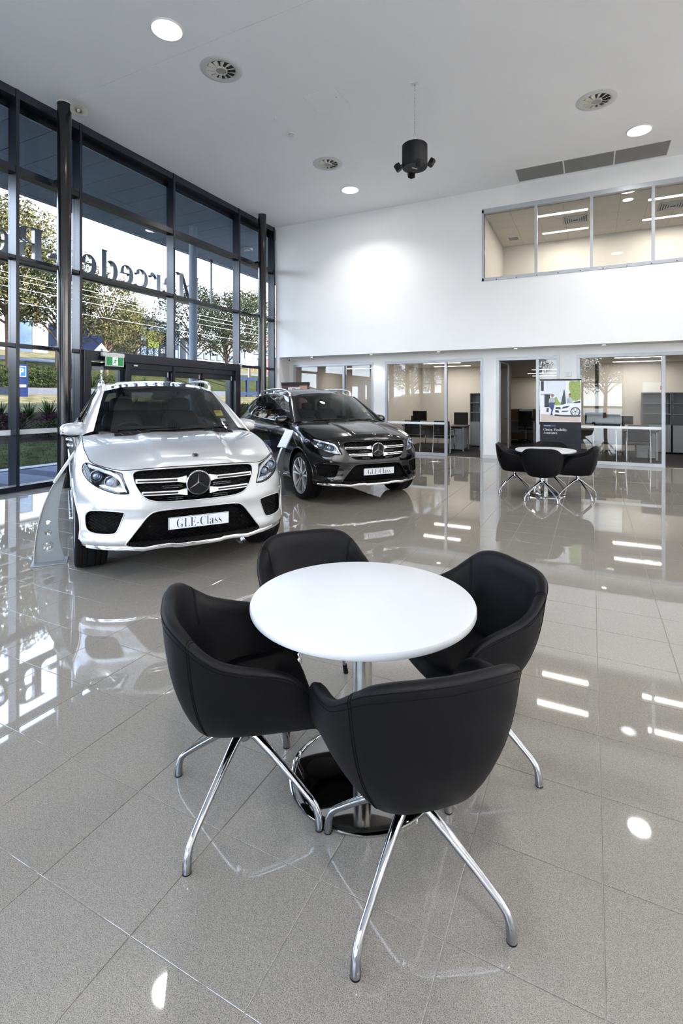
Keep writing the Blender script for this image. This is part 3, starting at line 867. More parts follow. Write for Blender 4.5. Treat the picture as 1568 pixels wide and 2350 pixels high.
def grid_faces(n, m):
    return [(i * m + j, (i + 1) * m + j, (i + 1) * m + j + 1, i * m + j + 1) for i in range(n - 1) for j in range(m - 1)]

def seg_dist(P, A, B):
    d = B - A; L = (d * d).sum(1)
    t = np.clip(((P[:, None, :] - A[None]) * d[None]).sum(2) / np.maximum(L, 1e-12)[None], 0, 1)
    Q = A[None] + t[..., None] * d[None]
    D = np.linalg.norm(P[:, None, :] - Q, axis=2)
    k = D.argmin(1); r = np.arange(len(P))
    return D[r, k], Q[r, k]

def in_poly(P, O):
    x, y = P[:, 0], P[:, 1]; c = np.zeros(len(P), bool); n = len(O)
    for i in range(n):
        x1, y1 = O[i]; x2, y2 = O[(i + 1) % n]
        if y1 == y2: continue
        m = ((y1 > y) != (y2 > y)) & (x < (x2 - x1) * (y - y1) / (y2 - y1) + x1)
        c ^= m
    return c

def smooth_outline(pts, k=5, closed=True):
    P = [np.array(p, float) for p in pts]; n = len(P); out = []
    for i in range(n if closed else n - 1):
        p0, p1, p2, p3 = P[(i - 1) % n], P[i], P[(i + 1) % n], P[(i + 2) % n]
        if not closed:
            if i == 0: p0 = 2 * p1 - p2
            if i == n - 2: p3 = 2 * p2 - p1
        for j in range(k):
            t = j / k
            out.append(0.5 * (2*p1 + (p2 - p0)*t + (2*p0 - 5*p1 + 4*p2 - p3)*t*t + (3*p1 - p0 - 3*p2 + p3)*t**3))
    if not closed: out.append(P[-1])
    return np.array(out)

def split(V, F, outline, ax, mask=None, snap=0.8):
    """cut a quad sheet along an outline seen along the third axis: returns V, outer faces, inner faces"""
    V = V.copy(); O = np.asarray(outline, float); a, b = ax; c = 3 - a - b
    P2 = V[:, [a, b]]
    lo, hi = O.min(0) - 0.06, O.max(0) + 0.06
    sel = np.all((P2 > lo) & (P2 < hi), axis=1)
    if mask is not None: sel &= mask(V)
    idx = np.where(sel)[0]
    sd = np.full(len(V), 9.0)
    if len(idx):
        D, Q = seg_dist(P2[idx], O, np.roll(O, -1, axis=0))
        ins = in_poly(P2[idx], O)
        sd[idx] = np.where(ins, -D, D)
        near = {int(i): Q[k] for k, i in enumerate(idx)}
    Fa = np.array(F)
    N = np.zeros_like(V)
    fn = np.cross(V[Fa[:, 1]] - V[Fa[:, 0]], V[Fa[:, 3]] - V[Fa[:, 0]])
    for k in range(4): np.add.at(N, Fa[:, k], fn)
    for k in range(4):
        e0, e1 = Fa[:, k], Fa[:, (k + 1) % 4]
        cr = (sd[e0] * sd[e1] < 0)
        for i, j in zip(e0[cr], e1[cr]):
            if sd[i] * sd[j] >= 0: continue
            L = np.linalg.norm(P2[i] - P2[j])
            q = i if abs(sd[i]) < abs(sd[j]) else j
            if abs(sd[q]) < snap * max(L, 0.004):
                t = near[int(q)]; d = t - V[q, [a, b]]
                n = N[q]; dep = 0.0
                if abs(n[c]) > 1e-9: dep = -(n[a] * d[0] + n[b] * d[1]) / n[c]
                dep = max(-0.02, min(0.02, dep))
                V[q, a], V[q, b] = t; V[q, c] += dep; sd[q] = 0.0
    fs = sd[Fa]
    key = np.where(np.abs(fs).max(1) > 8, 9.0, fs.sum(1))
    inner = [tuple(f) for f, k in zip(F, key) if k < 0]
    outer = [tuple(f) for f, k in zip(F, key) if k >= 0]
    return V, outer, inner

def compact(V, F):
    used = sorted({i for f in F for i in f}); mp = {i: k for k, i in enumerate(used)}
    return [tuple(V[i]) for i in used], [tuple(mp[i] for i in f) for f in F]

def mirror_mb(V, F, both=True):
    vs, fs = compact(V, F)
    mb = MB(); mb.add(vs, fs)
    if both: mb.add([(x, -y, z) for x, y, z in vs], [f[::-1] for f in fs])
    return mb

# ---- the wrap-around lower shell (left half): columns nose -> side -> tail, nine rows lip -> hood / belt edge
def _col(xs, ys, zs): return [(x, y, z) for x, y, z in zip(xs, ys, zs)]
Z0 = [.275, .335, .44, .54, .625, .70, .80, .885, .955]
BAND = [
 _col([.745, .795, .800, .795, .797, .790, .772, .742, .700], [0] * 9, Z0),
 _col([.738, .786, .790, .785, .787, .780, .762, .733, .692], [.24] * 9, Z0),
 _col([.712, .755, .757, .750, .754, .745, .728, .705, .670], [.44, .445, .445, .445, .445, .445, .445, .445, .445], [.275, .335, .44, .54, .625, .70, .80, .88, .948]),
 _col([.670, .715, .708, .695, .702, .692, .672, .648, .620], [.58, .585, .585, .59, .59, .59, .592, .60, .605], [.28, .335, .44, .54, .625, .70, .79, .87, .940]),
 _col([.610, .655, .640, .622, .635, .622, .585, .540, .500], [.70, .71, .715, .72, .725, .728, .728, .728, .725], [.285, .338, .44, .54, .63, .71, .805, .89, .960]),
 _col([.535, .580, .560, .540, .550, .530, .475, .412, .350], [.80, .812, .818, .825, .832, .835, .835, .833, .825], [.29, .34, .44, .545, .64, .73, .835, .925, .992]),
 _col([.455, .495, .470, .450, .445, .415, .350, .283, .205], [.87, .885, .888, .893, .900, .902, .897, .885, .850], [.295, .345, .44, .55, .65, .75, .865, .965, 1.033]),
 _col([.375, .400, .385, .365, .345, .300, .225, .145, .055], [.912, .926, .930, .935, .942, .944, .936, .915, .868], [.30, .35, .445, .56, .665, .78, .90, 1.0, 1.075]),
 _col([.10, .10, .10, .10, .09, .05, .0, -.05, -.12], [.930, .944, .952, .958, .964, .966, .957, .931, .873], [.29, .345, .45, .58, .70, .82, .945, 1.045, 1.118]),
 _col([-.35, -.35, -.35, -.35, -.36, -.37, -.39, -.41, -.44], [.925, .940, .946, .954, .962, .964, .953, .926, .872], [.275, .33, .45, .58, .72, .85, .98, 1.08, 1.168]),
 _col([-.75] * 9, [.905, .938, .938, .946, .958, .965, .956, .928, .874], [.27, .32, .43, .56, .73, .88, 1.0, 1.10, 1.188]),
 _col([-1.5] * 9, [.905, .938, .938, .946, .960, .968, .960, .932, .880], [.27, .32, .43, .56, .73, .885, 1.005, 1.105, 1.197]),
 _col([-2.2] * 9, [.905, .938, .940, .950, .964, .970, .962, .932, .874], [.27, .32, .43, .56, .73, .89, 1.015, 1.12, 1.215]),
 _col([-2.6] * 9, [.915, .940, .948, .958, .968, .972, .963, .932, .865], [.275, .33, .45, .58, .74, .90, 1.03, 1.14, 1.235]),
 _col([-2.95] * 9, [.92, .944, .952, .960, .970, .972, .962, .930, .855], [.28, .335, .46, .60, .75, .91, 1.04, 1.155, 1.255]),
 _col([-3.35] * 9, [.905, .925, .935, .945, .955, .957, .945, .910, .825], [.30, .36, .48, .61, .76, .92, 1.05, 1.165, 1.27]),
 _col([-3.62, -3.65, -3.68, -3.69, -3.69, -3.68, -3.67, -3.65, -3.60], [.84, .87, .89, .90, .905, .905, .89, .85, .77], [.32, .38, .49, .61, .76, .92, 1.05, 1.165, 1.27]),
 _col([-3.76, -3.82, -3.86, -3.87, -3.86, -3.84, -3.82, -3.79, -3.74], [.66, .69, .71, .72, .72, .72, .71, .68, .62], [.33, .39, .50, .62, .77, .92, 1.05, 1.16, 1.25]),
 _col([-3.84, -3.90, -3.94, -3.95, -3.93, -3.90, -3.88, -3.85, -3.80], [.35] * 9, [.34, .40, .50, .62, .77, .92, 1.05, 1.15, 1.235]),
 _col([-3.86, -3.92, -3.96, -3.97, -3.95, -3.92, -3.90, -3.87, -3.82], [0] * 9, [.34, .40, .50, .62, .77, .92, 1.05, 1.15, 1.23]),
]
COLN = [22, 20, 15, 16, 13, 11, 10, 22, 26, 22, 24, 22, 16, 16, 18, 12, 10, 10, 10]
_B = np.array(BAND); _m = lambda c: c * np.array([1, -1, 1])
_b1 = hermite(_B, COLN, _m(_B[1]), _m(_B[-2]))
_b2 = hermite(_b1.transpose(1, 0, 2), 9)           # rows
BANDG = _b2.transpose(1, 0, 2)                      # (ncol, nrow, 3)
NC, NR = BANDG.shape[:2]
BV = BANDG.reshape(-1, 3); BF = grid_faces(NC, NR)
BVH_BAND = BVHTree.FromPolygons([tuple(v) for v in BV] + [(v[0], -v[1], v[2]) for v in BV], BF + [tuple(i + len(BV) for i in f) for f in BF])
def xs(y, z):
    h = BVH_BAND.ray_cast(Vector((3, abs(y), z)), Vector((-1, 0, 0)))
    return h[0].x if h[0] is not None else 0.5
def ys(x, z):
    h = BVH_BAND.ray_cast(Vector((x, 3, z)), Vector((0, -1, 0)))
    return h[0].y if h[0] is not None else 0.93

GRILLE = smooth_outline([(-.44, .939), (-.25, .943), (0, .944), (.25, .943), (.44, .939), (.498, .930), (.524, .908), (.522, .87), (.505, .815), (.478, .762), (.44, .715), (.385, .686), (.30, .672), (.15, .667), (0, .666), (-.15, .667), (-.30, .672)], 5)
CENTRAL = smooth_outline([(-.32, .600), (-.20, .605), (0, .606), (.20, .605), (.32, .600), (.375, .588), (.42, .555), (.48, .478), (.54, .398), (.582, .340), (.575, .318), (.50, .312), (.3, .308), (0, .306), (-.3, .308)], 5)
FOG = smooth_outline([(.592, .590), (.62, .604), (.70, .613), (.79, .617), (.845, .606), (.872, .57), (.877, .52), (.872, .47), (.85, .436), (.80, .422), (.71, .418), (.66, .428), (.637, .46), (.61, .53)], 5)
HEAD = smooth_outline([(.849, .985), (.80, .972), (.72, .948), (.645, .928), (.604, .915), (.596, .88), (.578, .825), (.556, .760), (.572, .750), (.64, .752), (.71, .770), (.79, .805), (.852, .850), (.886, .900), (.892, .945), (.878, .975)], 5)
def arch(cx, r=0.432, cz=0.385):
    return np.array([(cx + r * math.cos(t), cz + r * math.sin(t)) for t in np.linspace(0, 2 * PI, 96, endpoint=False)])

_nose = lambda V: V[:, 0] > 0.15
_side = lambda V: V[:, 1] > 0.80
V_, F_ = BV, BF
V_, F_, f_grille = split(V_, F_, GRILLE, (1, 2), _nose)
V_, F_, f_cent = split(V_, F_, CENTRAL, (1, 2), _nose)
V_, F_, f_fog = split(V_, F_, FOG, (1, 2), _nose)
V_, F_, f_head = split(V_, F_, HEAD, (1, 2), _nose)
V_, F_, _x = split(V_, F_, arch(0.0), (0, 2), _side)
V_, F_, _x = split(V_, F_, arch(-2.915), (0, 2), _side)
CAR_ME = {}
CAR_ME['body_shell'] = mirror_mb(V_, F_).mesh('body_shell', 32)
HEADV = (V_, f_head)

def outline_wall(mb, O, depth, back_scale=0.93, cz=None, off=0.001, s=1):
    """inner wall of a recessed opening plus its closed back"""
    c = O.mean(0)
    front = [(xs(y, z) - off, s * y, z) for y, z in O]
    Ob = c + (O - c) * back_scale
    back = [(xs(max(y, 0), z) - depth, s * y, z) for y, z in Ob]
    n = len(O)
    mb.add(front + back, [(i, (i + 1) % n, n + (i + 1) % n, n + i) for i in range(n)])
    tr = tessellate_polygon([[Vector((y, z, 0)) for y, z in Ob]])
    mb.add(back, [tuple(t) for t in tr])

def sym(O):
    """full outline (both halves) from a half outline that runs past the centre line"""
    H = [tuple(p) for p in O if p[0] > 0.004]
    k = max(range(len(H)), key=lambda i: 0)  # order kept: starts near the centre at the top
    i0 = min(range(len(H)), key=lambda i: (H[i][0] - (H[i][1] > np.mean([h[1] for h in H])) * 10))
    H = H[i0:] + H[:i0]
    return np.array(H + [(-y, z) for y, z in H[::-1]])

def pocket_mesh(O, depth, full):
    mb = MB()
    if full:
        S = sym(O); c = S.mean(0)
        front = [(xs(y, z) - 0.001, y, z) for y, z in S]
        back = [(min(xs(y * .95, z) - depth, 0.70), y * .96, c[1] + (z - c[1]) * .92) for y, z in S]
        n = len(S)
        mb.add(front + back, [(i, (i + 1) % n, n + (i + 1) % n, n + i) for i in range(n)])
        tr = tessellate_polygon([[Vector((p[1], p[2], 0)) for p in back]])
        mb.add(back, [tuple(t) for t in tr])
    else:
        for s in (1, -1): outline_wall(mb, O, depth, 0.94, s=s)
    return mb

def lattice(O, depth, pitch, ang, th=0.0042, full=False, rows=None):
    """diamond mesh of thin bars clipped to an outline and laid behind the skin"""
    S = sym(O) if full else O
    mb = MB(); c = S.mean(0)
    So = c + (S - c) * 0.985
    for sg in (1, -1):
        d = np.array([math.cos(ang), sg * math.sin(ang)]); nrm = np.array([-d[1], d[0]])
        pr = So @ nrm
        for k in np.arange(math.floor(pr.min() / pitch), math.ceil(pr.max() / pitch) + 1):
            p0 = nrm * (k * pitch)
            ts = []
            for i in range(len(So)):
                A, B = So[i], So[(i + 1) % len(So)]
                a, b = A @ nrm - k * pitch, B @ nrm - k * pitch
                if a * b < 0: ts.append((A + (B - A) * a / (a - b)) @ d)
            ts.sort()
            for t0, t1 in zip(ts[::2], ts[1::2]):
                if t1 - t0 < 0.006: continue
                m = max(1, int((t1 - t0) / 0.05)); vs = []
                for j in range(m + 1):
                    q = p0 + d * (t0 + (t1 - t0) * j / m)
                    x = xs(q[0], q[1]) - depth
                    for w in (-th / 2, th / 2):
                        qq = q + nrm * w
                        vs.append((x + (0.004 if w > 0 else 0.0), qq[0], qq[1]))
                mb.add(vs, [(2 * j, 2 * j + 2, 2 * j + 3, 2 * j + 1) for j in range(m)])
                if not full:
                    mb.add([(p[0], -p[1], p[2]) for p in vs], [(2 * j, 2 * j + 1, 2 * j + 3, 2 * j + 2) for j in range(m)])
    return mb

def ribbon(top, bot, y0, y1, n, out, th, mirror=True):
    """strip laid over the nose: top/bot are z(y)"""
    mb = MB()
    for s in ((1, -1) if mirror else (1,)):
        P = []
        for i in range(n + 1):
            y = y0 + (y1 - y0) * i / n; zt, zb = top(y), bot(y)
            xt, xb = xs(y, zt) + out, xs(y, zb) + out
            P.append([(xt - th, s * y, zt), (xt, s * y, zt), (xb, s * y, zb), (xb - th, s * y, zb), (xt - th, s * y, zt)])
        mb.grid(P); mb.add(P[0][:4], [(0, 1, 2, 3)]); mb.add(P[-1][:4], [(0, 1, 2, 3)])
    return mb

# hood (Coons patch on the shell's top edge)
TOPROW = BANDG[:, -1, :]
_cs = np.cumsum([0] + COLN)
HF = TOPROW[:_cs[5] + 1]; HS = TOPROW[_cs[5]:_cs[9] + 1]
HC = hermite(np.array([(.700, 0, .955), (.697, 0, .982), (.676, 0, 1.010), (.60, 0, 1.045), (.40, 0, 1.098), (.10, 0, 1.155), (-.21, 0, 1.197)]), 8)
HR = hermite(np.array([(-.21, 0, 1.197), (-.25, .30, 1.200), (-.33, .56, 1.197), (-.42, .78, 1.182), (-.44, .872, 1.168)]), 8)
def resample(P, n, pw=1.0):
    s = np.concatenate([[0], np.cumsum(np.linalg.norm(np.diff(P, axis=0), axis=1))]); s /= s[-1]
    t = np.linspace(0, 1, n) ** pw
    return np.stack([np.interp(t, s, P[:, k]) for k in range(3)], 1)
nu, nv = 56, 60
Fc, Rc = resample(HF, nu), resample(HR, nu); Cc, Sc = resample(HC, nv, 1.25), resample(HS, nv, 1.1)
u = np.linspace(0, 1, nu)[:, None, None]; v = np.linspace(0, 1, nv)[None, :, None]
HG = (1 - v) * Fc[:, None] + v * Rc[:, None] + (1 - u) * Cc[None] + u * Sc[None] - ((1 - u) * (1 - v) * Fc[0] + u * (1 - v) * Fc[-1] + (1 - u) * v * Rc[0] + u * v * Rc[-1])
for i in range(nu):
    for j in range(nv):
        x, y, z = HG[i, j]; vv = j / (nv - 1); uu = i / (nu - 1)
        wdt = lerp(.30, .40, vv); q = min(1, max(0, (wdt + .035 - y) / .07)); q = q * q * (3 - 2 * q)
        edge = min(1, vv / .12) * min(1, (1 - vv) / .08 + .2)
        HG[i, j, 2] += 0.016 * q * edge + 0.022 * math.sin(PI * min(1, uu)) * math.sin(PI * vv ** .8) * 1.0
HV = HG.reshape(-1, 3); HFc = grid_faces(nu, nv)
mbh = mirror_mb(HV, HFc)
# returned front lip
CAR_ME['hood'] = mbh.mesh('hood', 40)
BVH_HOOD = BVHTree.FromPolygons([tuple(p) for p in HV], HFc)
def zh(x, y):
    h = BVH_HOOD.ray_cast(Vector((x, abs(y), 3)), Vector((0, 0, -1)))
    return h[0].z if h[0] is not None else 1.18

# greenhouse
GT = np.array([(-1.205, .668, 1.622), (-1.6, .660, 1.686), (-2.1, .650, 1.704), (-2.7, .635, 1.686), (-3.2, .615, 1.630), (-3.46, .60, 1.585)])
GB = np.array([(-.455, .872, 1.169), (-1.0, .877, 1.190), (-1.6, .880, 1.199), (-2.3, .872, 1.219), (-2.95, .855, 1.255), (-3.60, .77, 1.27)])
gt, gb = hermite(GT, 18), hermite(GB, 18); ng = len(gt); nw = 34
SG = np.zeros((ng, nw, 3))
for j in range(nw):
    w_ = j / (nw - 1); SG[:, j] = gb * (1 - w_) + gt * w_; SG[:, j, 1] += 0.020 * math.sin(PI * w_)
SV = SG.reshape(-1, 3); SF = grid_faces(ng, nw)
W1 = smooth_outline([(-.80, 1.208), (-1.10, 1.212), (-1.655, 1.222), (-1.658, 1.42), (-1.66, 1.628), (-1.48, 1.622), (-1.33, 1.597), (-1.10, 1.455), (-.93, 1.325)], 6)
W2 = smooth_outline([(-1.745, 1.224), (-2.20, 1.236), (-2.60, 1.252), (-2.62, 1.40), (-2.60, 1.615), (-2.2, 1.636), (-1.745, 1.632), (-1.745, 1.43)], 6)
W3 = smooth_outline([(-2.72, 1.268), (-3.05, 1.288), (-3.34, 1.302), (-3.24, 1.45), (-3.10, 1.568), (-2.72, 1.606), (-2.72, 1.44)], 6)
BP = np.array([(-1.657, 1.215), (-1.744, 1.217), (-1.744, 1.634), (-1.662, 1.632)])
sV, sF, w1 = split(SV, SF, W1, (0, 2)); sV, sF, w2 = split(sV, sF, W2, (0, 2)); sV, sF, w3 = split(sV, sF, W3, (0, 2)); sV, sF, bp = split(sV, sF, BP, (0, 2))
CAR_ME['cab_side'] = mirror_mb(sV, sF).mesh('cab_side', 35)
SIDEWIN = [(sV, w1), (sV, w2), (sV, w3)]
CAR_ME['b_pillar'] = mirror_mb(sV, bp).mesh('b_pillar', 35)
WS = np.array([[(-.225, 0, 1.203), (-.262, .30, 1.206), (-.36, .56, 1.209), (-.53, .765, 1.210)],
               [(-.53, 0, 1.390), (-.56, .28, 1.388), (-.64, .52, 1.380), (-.765, .716, 1.363)],
               [(-.83, 0, 1.563), (-.855, .26, 1.559), (-.92, .49, 1.545), (-.99, .668, 1.508)],
               [(-1.11, 0, 1.698), (-1.125, .24, 1.694), (-1.16, .45, 1.676), (-1.194, .622, 1.632)]])
ws1 = hermite(WS, 16); ws2 = hermite(ws1.transpose(1, 0, 2), 16, ghost0=ws1.transpose(1, 0, 2)[1] * np.array([1, -1, 1])).transpose(1, 0, 2)
WSV = ws2.reshape(-1, 3); WSF = grid_faces(*ws2.shape[:2])
FRIT = smooth_outline([(-.15, 1.262), (.2, 1.262), (.45, 1.262), (.66, 1.258), (.695, 1.285), (.672, 1.40), (.63, 1.52), (.585, 1.60), (.54, 1.625), (.3, 1.655), (-.15, 1.665)], 6)
fV, frit, wglass = split(WSV, WSF, FRIT, (1, 2))
CAR_ME['windscreen_frit'] = mirror_mb(fV, frit).mesh('windscreen_frit', 60)
CAR_ME['windscreen'] = mirror_mb(fV, wglass).mesh('windscreen', 60)
# A pillars between windscreen edge and cab side
A0 = ws2[:, -1]; A1 = resample(SG[0], len(A0))
AP = []
for k in range(7):
    w_ = k / 6; P_ = A0 * (1 - w_) + A1 * w_
    P_ = P_ + np.array([.35, .75, .35]) * (0.016 * math.sin(PI * w_))
    AP.append(P_)
AP = np.array(AP); CAR_ME['a_pillar'] = mirror_mb(AP.reshape(-1, 3), grid_faces(*AP.shape[:2])).mesh('a_pillar', 50)
# roof
nr, ny = 60, 22
re = resample(np.vstack([[A0[-1]], gt]), nr)
RG = np.zeros((nr, ny, 3))
for i in range(nr):
    xe, ye, ze = re[i]; w_ = i / (nr - 1)
    crown = lerp(.066, .060, w_) + .02 * math.sin(PI * min(1, w_ * 1.6)) ** 2; dx = .085 * max(0, 1 - w_ / .35) - .04 * max(0, (w_ - .8) / .2)
    for j in range(ny):
        t = j / (ny - 1); k = 1 - t * t * (0.55 + 0.45 * t * t)
        RG[i, j] = (xe + dx * (1 - t * t), ye * t, ze + crown * k)
RV = RG.reshape(-1, 3); RF = grid_faces(nr, ny)
SUNR = smooth_outline([(-1.155, -.1), (-1.155, .2), (-1.19, .40), (-1.22, .50), (-1.26, .535), (-1.5, .535), (-2.3, .525), (-2.95, .50), (-3.0, .45), (-3.0, -.1)], 4)
rV, rF, sunr = split(RV, RF, SUNR, (0, 1))
CAR_ME['roof'] = mirror_mb(rV, rF).mesh('roof', 50)
CAR_ME['panorama_roof'] = mirror_mb(rV, sunr).mesh('panorama_roof', 50)
BVH_ROOF = BVHTree.FromPolygons([tuple(p) for p in RV], RF)
# tail: glass from the roof's rear edge down to the shell's rear top edge
tr0 = resample(RG[-1], 16); tr1 = resample(TOPROW[_cs[16]:][::-1], 16)
TG = np.array([tr0 * (1 - w_) + tr1 * w_ + np.array([-.05, 0, .03]) * math.sin(PI * w_) for w_ in np.linspace(0, 1, 12)])
CAR_ME['rear_window'] = mirror_mb(TG.reshape(-1, 3), grid_faces(*TG.shape[:2])).mesh('rear_window', 50)
dgap = np.array([TOPROW[k] for k in range(_cs[15], _cs[16] + 1)])
dg0 = resample(dgap, 10); dg1 = resample(np.array([SG[-1, 0], SG[-1, -1]]), 10)
# underbody
CAR_ME['underbody'] = MB().prism([(.62, -.5), (.48, -.78), (.36, -.84), (-3.5, -.82), (-3.70, -.6), (-3.70, .6), (-3.5, .82), (.36, .84), (.48, .78), (.62, .5)], .255, .31, 'z').mesh('underbody')

mat('car_black_trim', srgb(9, 9, 11), 0.3, 0.0, 0.15, noise=(8, 0.05))
mat('car_mesh', srgb(20, 20, 22), 0.3, 0.1, 0.3, noise=(20, 0.05))
mat('car_cavity', srgb(6, 6, 7), 0.7, 0.0, 0.1, noise=(8, 0.05))
mat('car_silver', srgb(206, 207, 210), 0.16, 0.9, noise=(8, 0.02))
mat('tyre_rubber', srgb(14, 14, 15), 0.7, 0.0, 0.12, noise=(25, 0.08))
mat('rim_silver', srgb(205, 207, 211), 0.25, 0.6, noise=(8, 0.02))
mat('rim_dark', srgb(40, 41, 45), 0.3, 0.6, noise=(8, 0.03))
mat('brake_steel', srgb(120, 118, 114), 0.35, 0.9, noise=(30, 0.1))
mat('cabin_dark', srgb(30, 30, 33), 0.6, noise=(12, 0.06))
mat('seat_dark', srgb(38, 40, 45), 0.45, noise=(12, 0.05))
mat('lamp_chrome', srgb(196, 200, 208), 0.10, 0.95, noise=(12, 0.04))
mat('lamp_white', srgb(225, 230, 238), 0.15, 0.3, coat=0.5, noise=(12, 0.02))
mat('plate_white', srgb(232, 236, 242), 0.4, noise=(6, 0.01))
mat('ink_black', srgb(22, 24, 30), 0.5, noise=(6, 0.02))
mat('tail_red', srgb(120, 12, 14), 0.12, coat=0.5, noise=(12, 0.05))
mat('sticker_yellow', srgb(206, 214, 70), 0.6, noise=(30, 0.08))
mat('sticker_red', srgb(190, 90, 80), 0.6, noise=(30, 0.08))
pane_mat('car_glass', (0.50, 0.54, 0.53), 1.1)
pane_mat('side_glass', (0.22, 0.24, 0.26), 1.2)
pane_mat('lens_glass', (0.93, 0.95, 0.97), 1.3)
mat('paint_white', srgb(194, 195, 198), 0.25, 0.45, 0.5, coat=1.0, noise=(400, 0.02))
mat('paint_black', srgb(4, 4, 6), 0.2, 0.0, 0.08, coat=0.75, noise=(400, 0.02))
def me_of(mb, name, m, smooth=40):
    me = mb.mesh(name, smooth); me.materials.append(MATS[m]); return me

# ---- nose inserts
CAR_ME['grille_well'] = me_of(pocket_mesh(GRILLE, .07, True), 'grille_well', 'car_cavity', 30)
CAR_ME['grille_mesh'] = me_of(lattice(GRILLE, .035, .026, math.radians(30), .0030, True), 'grille_mesh', 'car_mesh', None)
CAR_ME['intake_well'] = me_of(pocket_mesh(CENTRAL, .08, True), 'intake_well', 'car_cavity', 30)
CAR_ME['intake_mesh'] = me_of(lattice(CENTRAL, .035, .024, math.radians(28), .0045, True), 'intake_mesh', 'car_mesh', None)
CAR_ME['fog_well'] = me_of(pocket_mesh(FOG, .07, False), 'fog_well', 'car_cavity', 30)
CAR_ME['fog_mesh'] = me_of(lattice(FOG, .028, .021, math.radians(30), .0042, False), 'fog_mesh', 'car_mesh', None)
def tubeline(pts, r, n=6):
    mb = MB(); mb.tube(pts, r, n); mb.tube([(p[0], -p[1], p[2]) for p in pts], r, n); return mb
CAR_ME['grille_surround'] = me_of(MB().tube([(xs(y, z) - .002, y, z) for y, z in list(sym(GRILLE)) + [sym(GRILLE)[0]]], .006, 8, caps=False), 'grille_surround', 'car_black_trim', 60)
_s0 = sym(GRILLE)
def louvre(z0, z1, ye, sl):
    top = lambda y: z1 + sl * y + (.012 * max(0, (.17 - y) / .07) if y < .17 else 0)
    bot = lambda y: z0 + sl * y - (.012 * max(0, (.17 - y) / .07) if y < .17 else 0)
    return ribbon(top, bot, .095, ye, 16, -.004, .02)
LOUV = [(.826, .862, .505, .012), (.722, .758, .462, .012)]

def wheel_meshes():
    me = {}
    prof = [(.284, -.115), (.296, -.128), (.330, -.134), (.355, -.126), (.368, -.108)]
    tread = []
    for y0, y1 in ((-.108, -.078), (-.070, -.036), (-.028, .028), (.036, .070), (.078, .108)):
        tread += [(.373 - .004 * abs(y0 / .108) ** 3, y0), (.373 - .004 * abs(y1 / .108) ** 3, y1), (.364, y1 + .0005), (.364, min(y1 + .0075, .1085))]
    prof += tread[:-2] + [(.368, .108), (.355, .126), (.330, .134), (.296, .128), (.284, .115)]
    me['tyre'] = me_of(MB().lathe(prof, n=72, axis='y'), 'tyre', 'tyre_rubber', 30)
    me['barrel'] = me_of(MB().lathe([(.290, .118), (.286, .126), (.277, .124), (.270, .10), (.264, .0), (.262, -.11)], n=64, axis='y'), 'barrel', 'rim_silver', 30)
    sp = MB()
    for k in range(5):
        for d in (-.19, .19):
            a0 = 2 * PI * k / 5 + PI / 2; a1 = a0 + d
            def P(r, a, w, y):
                c, s = math.cos(a), math.sin(a)
                return [(r * c - w * s, y, r * s + w * c), (r * c + w * s, y, r * s - w * c)]
            A = P(.045, a0 + d * 1.6, .015, .092) + P(.16, a0 + d * .95, .013, .110) + P(.279, a1 * 1.0 + d * .12, .017, .119)
            vs = A + [(p[0], p[1] - .035, p[2]) for p in A]
            sp.add(vs, [(0, 1, 3, 2), (2, 3, 5, 4), (6, 7, 9, 8), (8, 9, 11, 10), (0, 2, 8, 6), (2, 4, 10, 8), (1, 3, 9, 7), (3, 5, 11, 9)])
    sp.lathe([(0, .100), (.04, .100), (.062, .092), (.07, .07), (.07, .03)], n=30, axis='y')
    me['spokes'] = me_of(sp, 'spokes', 'rim_silver', 30)
    me['hub_cap'] = me_of(MB().lathe([(0, .106), (.028, .105), (.034, .099)], n=24, axis='y'), 'hub_cap', 'rim_dark', 40)
    me['brake_disc'] = me_of(MB().lathe([(.06, .03), (.175, .03), (.175, .01), (.06, .01)], n=40, axis='y'), 'brake_disc', 'brake_steel', 30)
    me['caliper'] = me_of(MB().box(.11, .2, -.005, .055, -.08, .08), 'caliper', 'rim_dark', 30)
    me['inner_disc'] = me_of(MB().lathe([(0, -.02), (.262, -.02)], n=40, axis='y'), 'inner_disc', 'car_cavity', None)
    return me
WH = wheel_meshes()
_y = lambda x, z, o=.0015: ys(x, z) + o
def sideline(pts, r=.0026):
    P = smooth_outline(pts, 6, closed=False)
    return tubeline([(x, _y(x, z, -.001), z) for x, z in P], r, 5)

plate_text = text_mesh('GLE-Class', 0.098, 0.0, -0.0019, 1.0)

def side_mesh(me, sd):
    bm = bmesh.new(); bm.from_mesh(me)
    bmesh.ops.delete(bm, geom=[v for v in bm.verts if v.co.y * sd < 0], context='VERTS')
    m2 = bpy.data.meshes.new(me.name); bm.to_mesh(m2); bm.free()
    return m2
def two(mb, name, m, parent, smooth=None, kind=None):
    me = mb.mesh(name, smooth)
    return [mobj(name, side_mesh(me, sd), m, parent, kind=kind) for sd in (1, -1)]

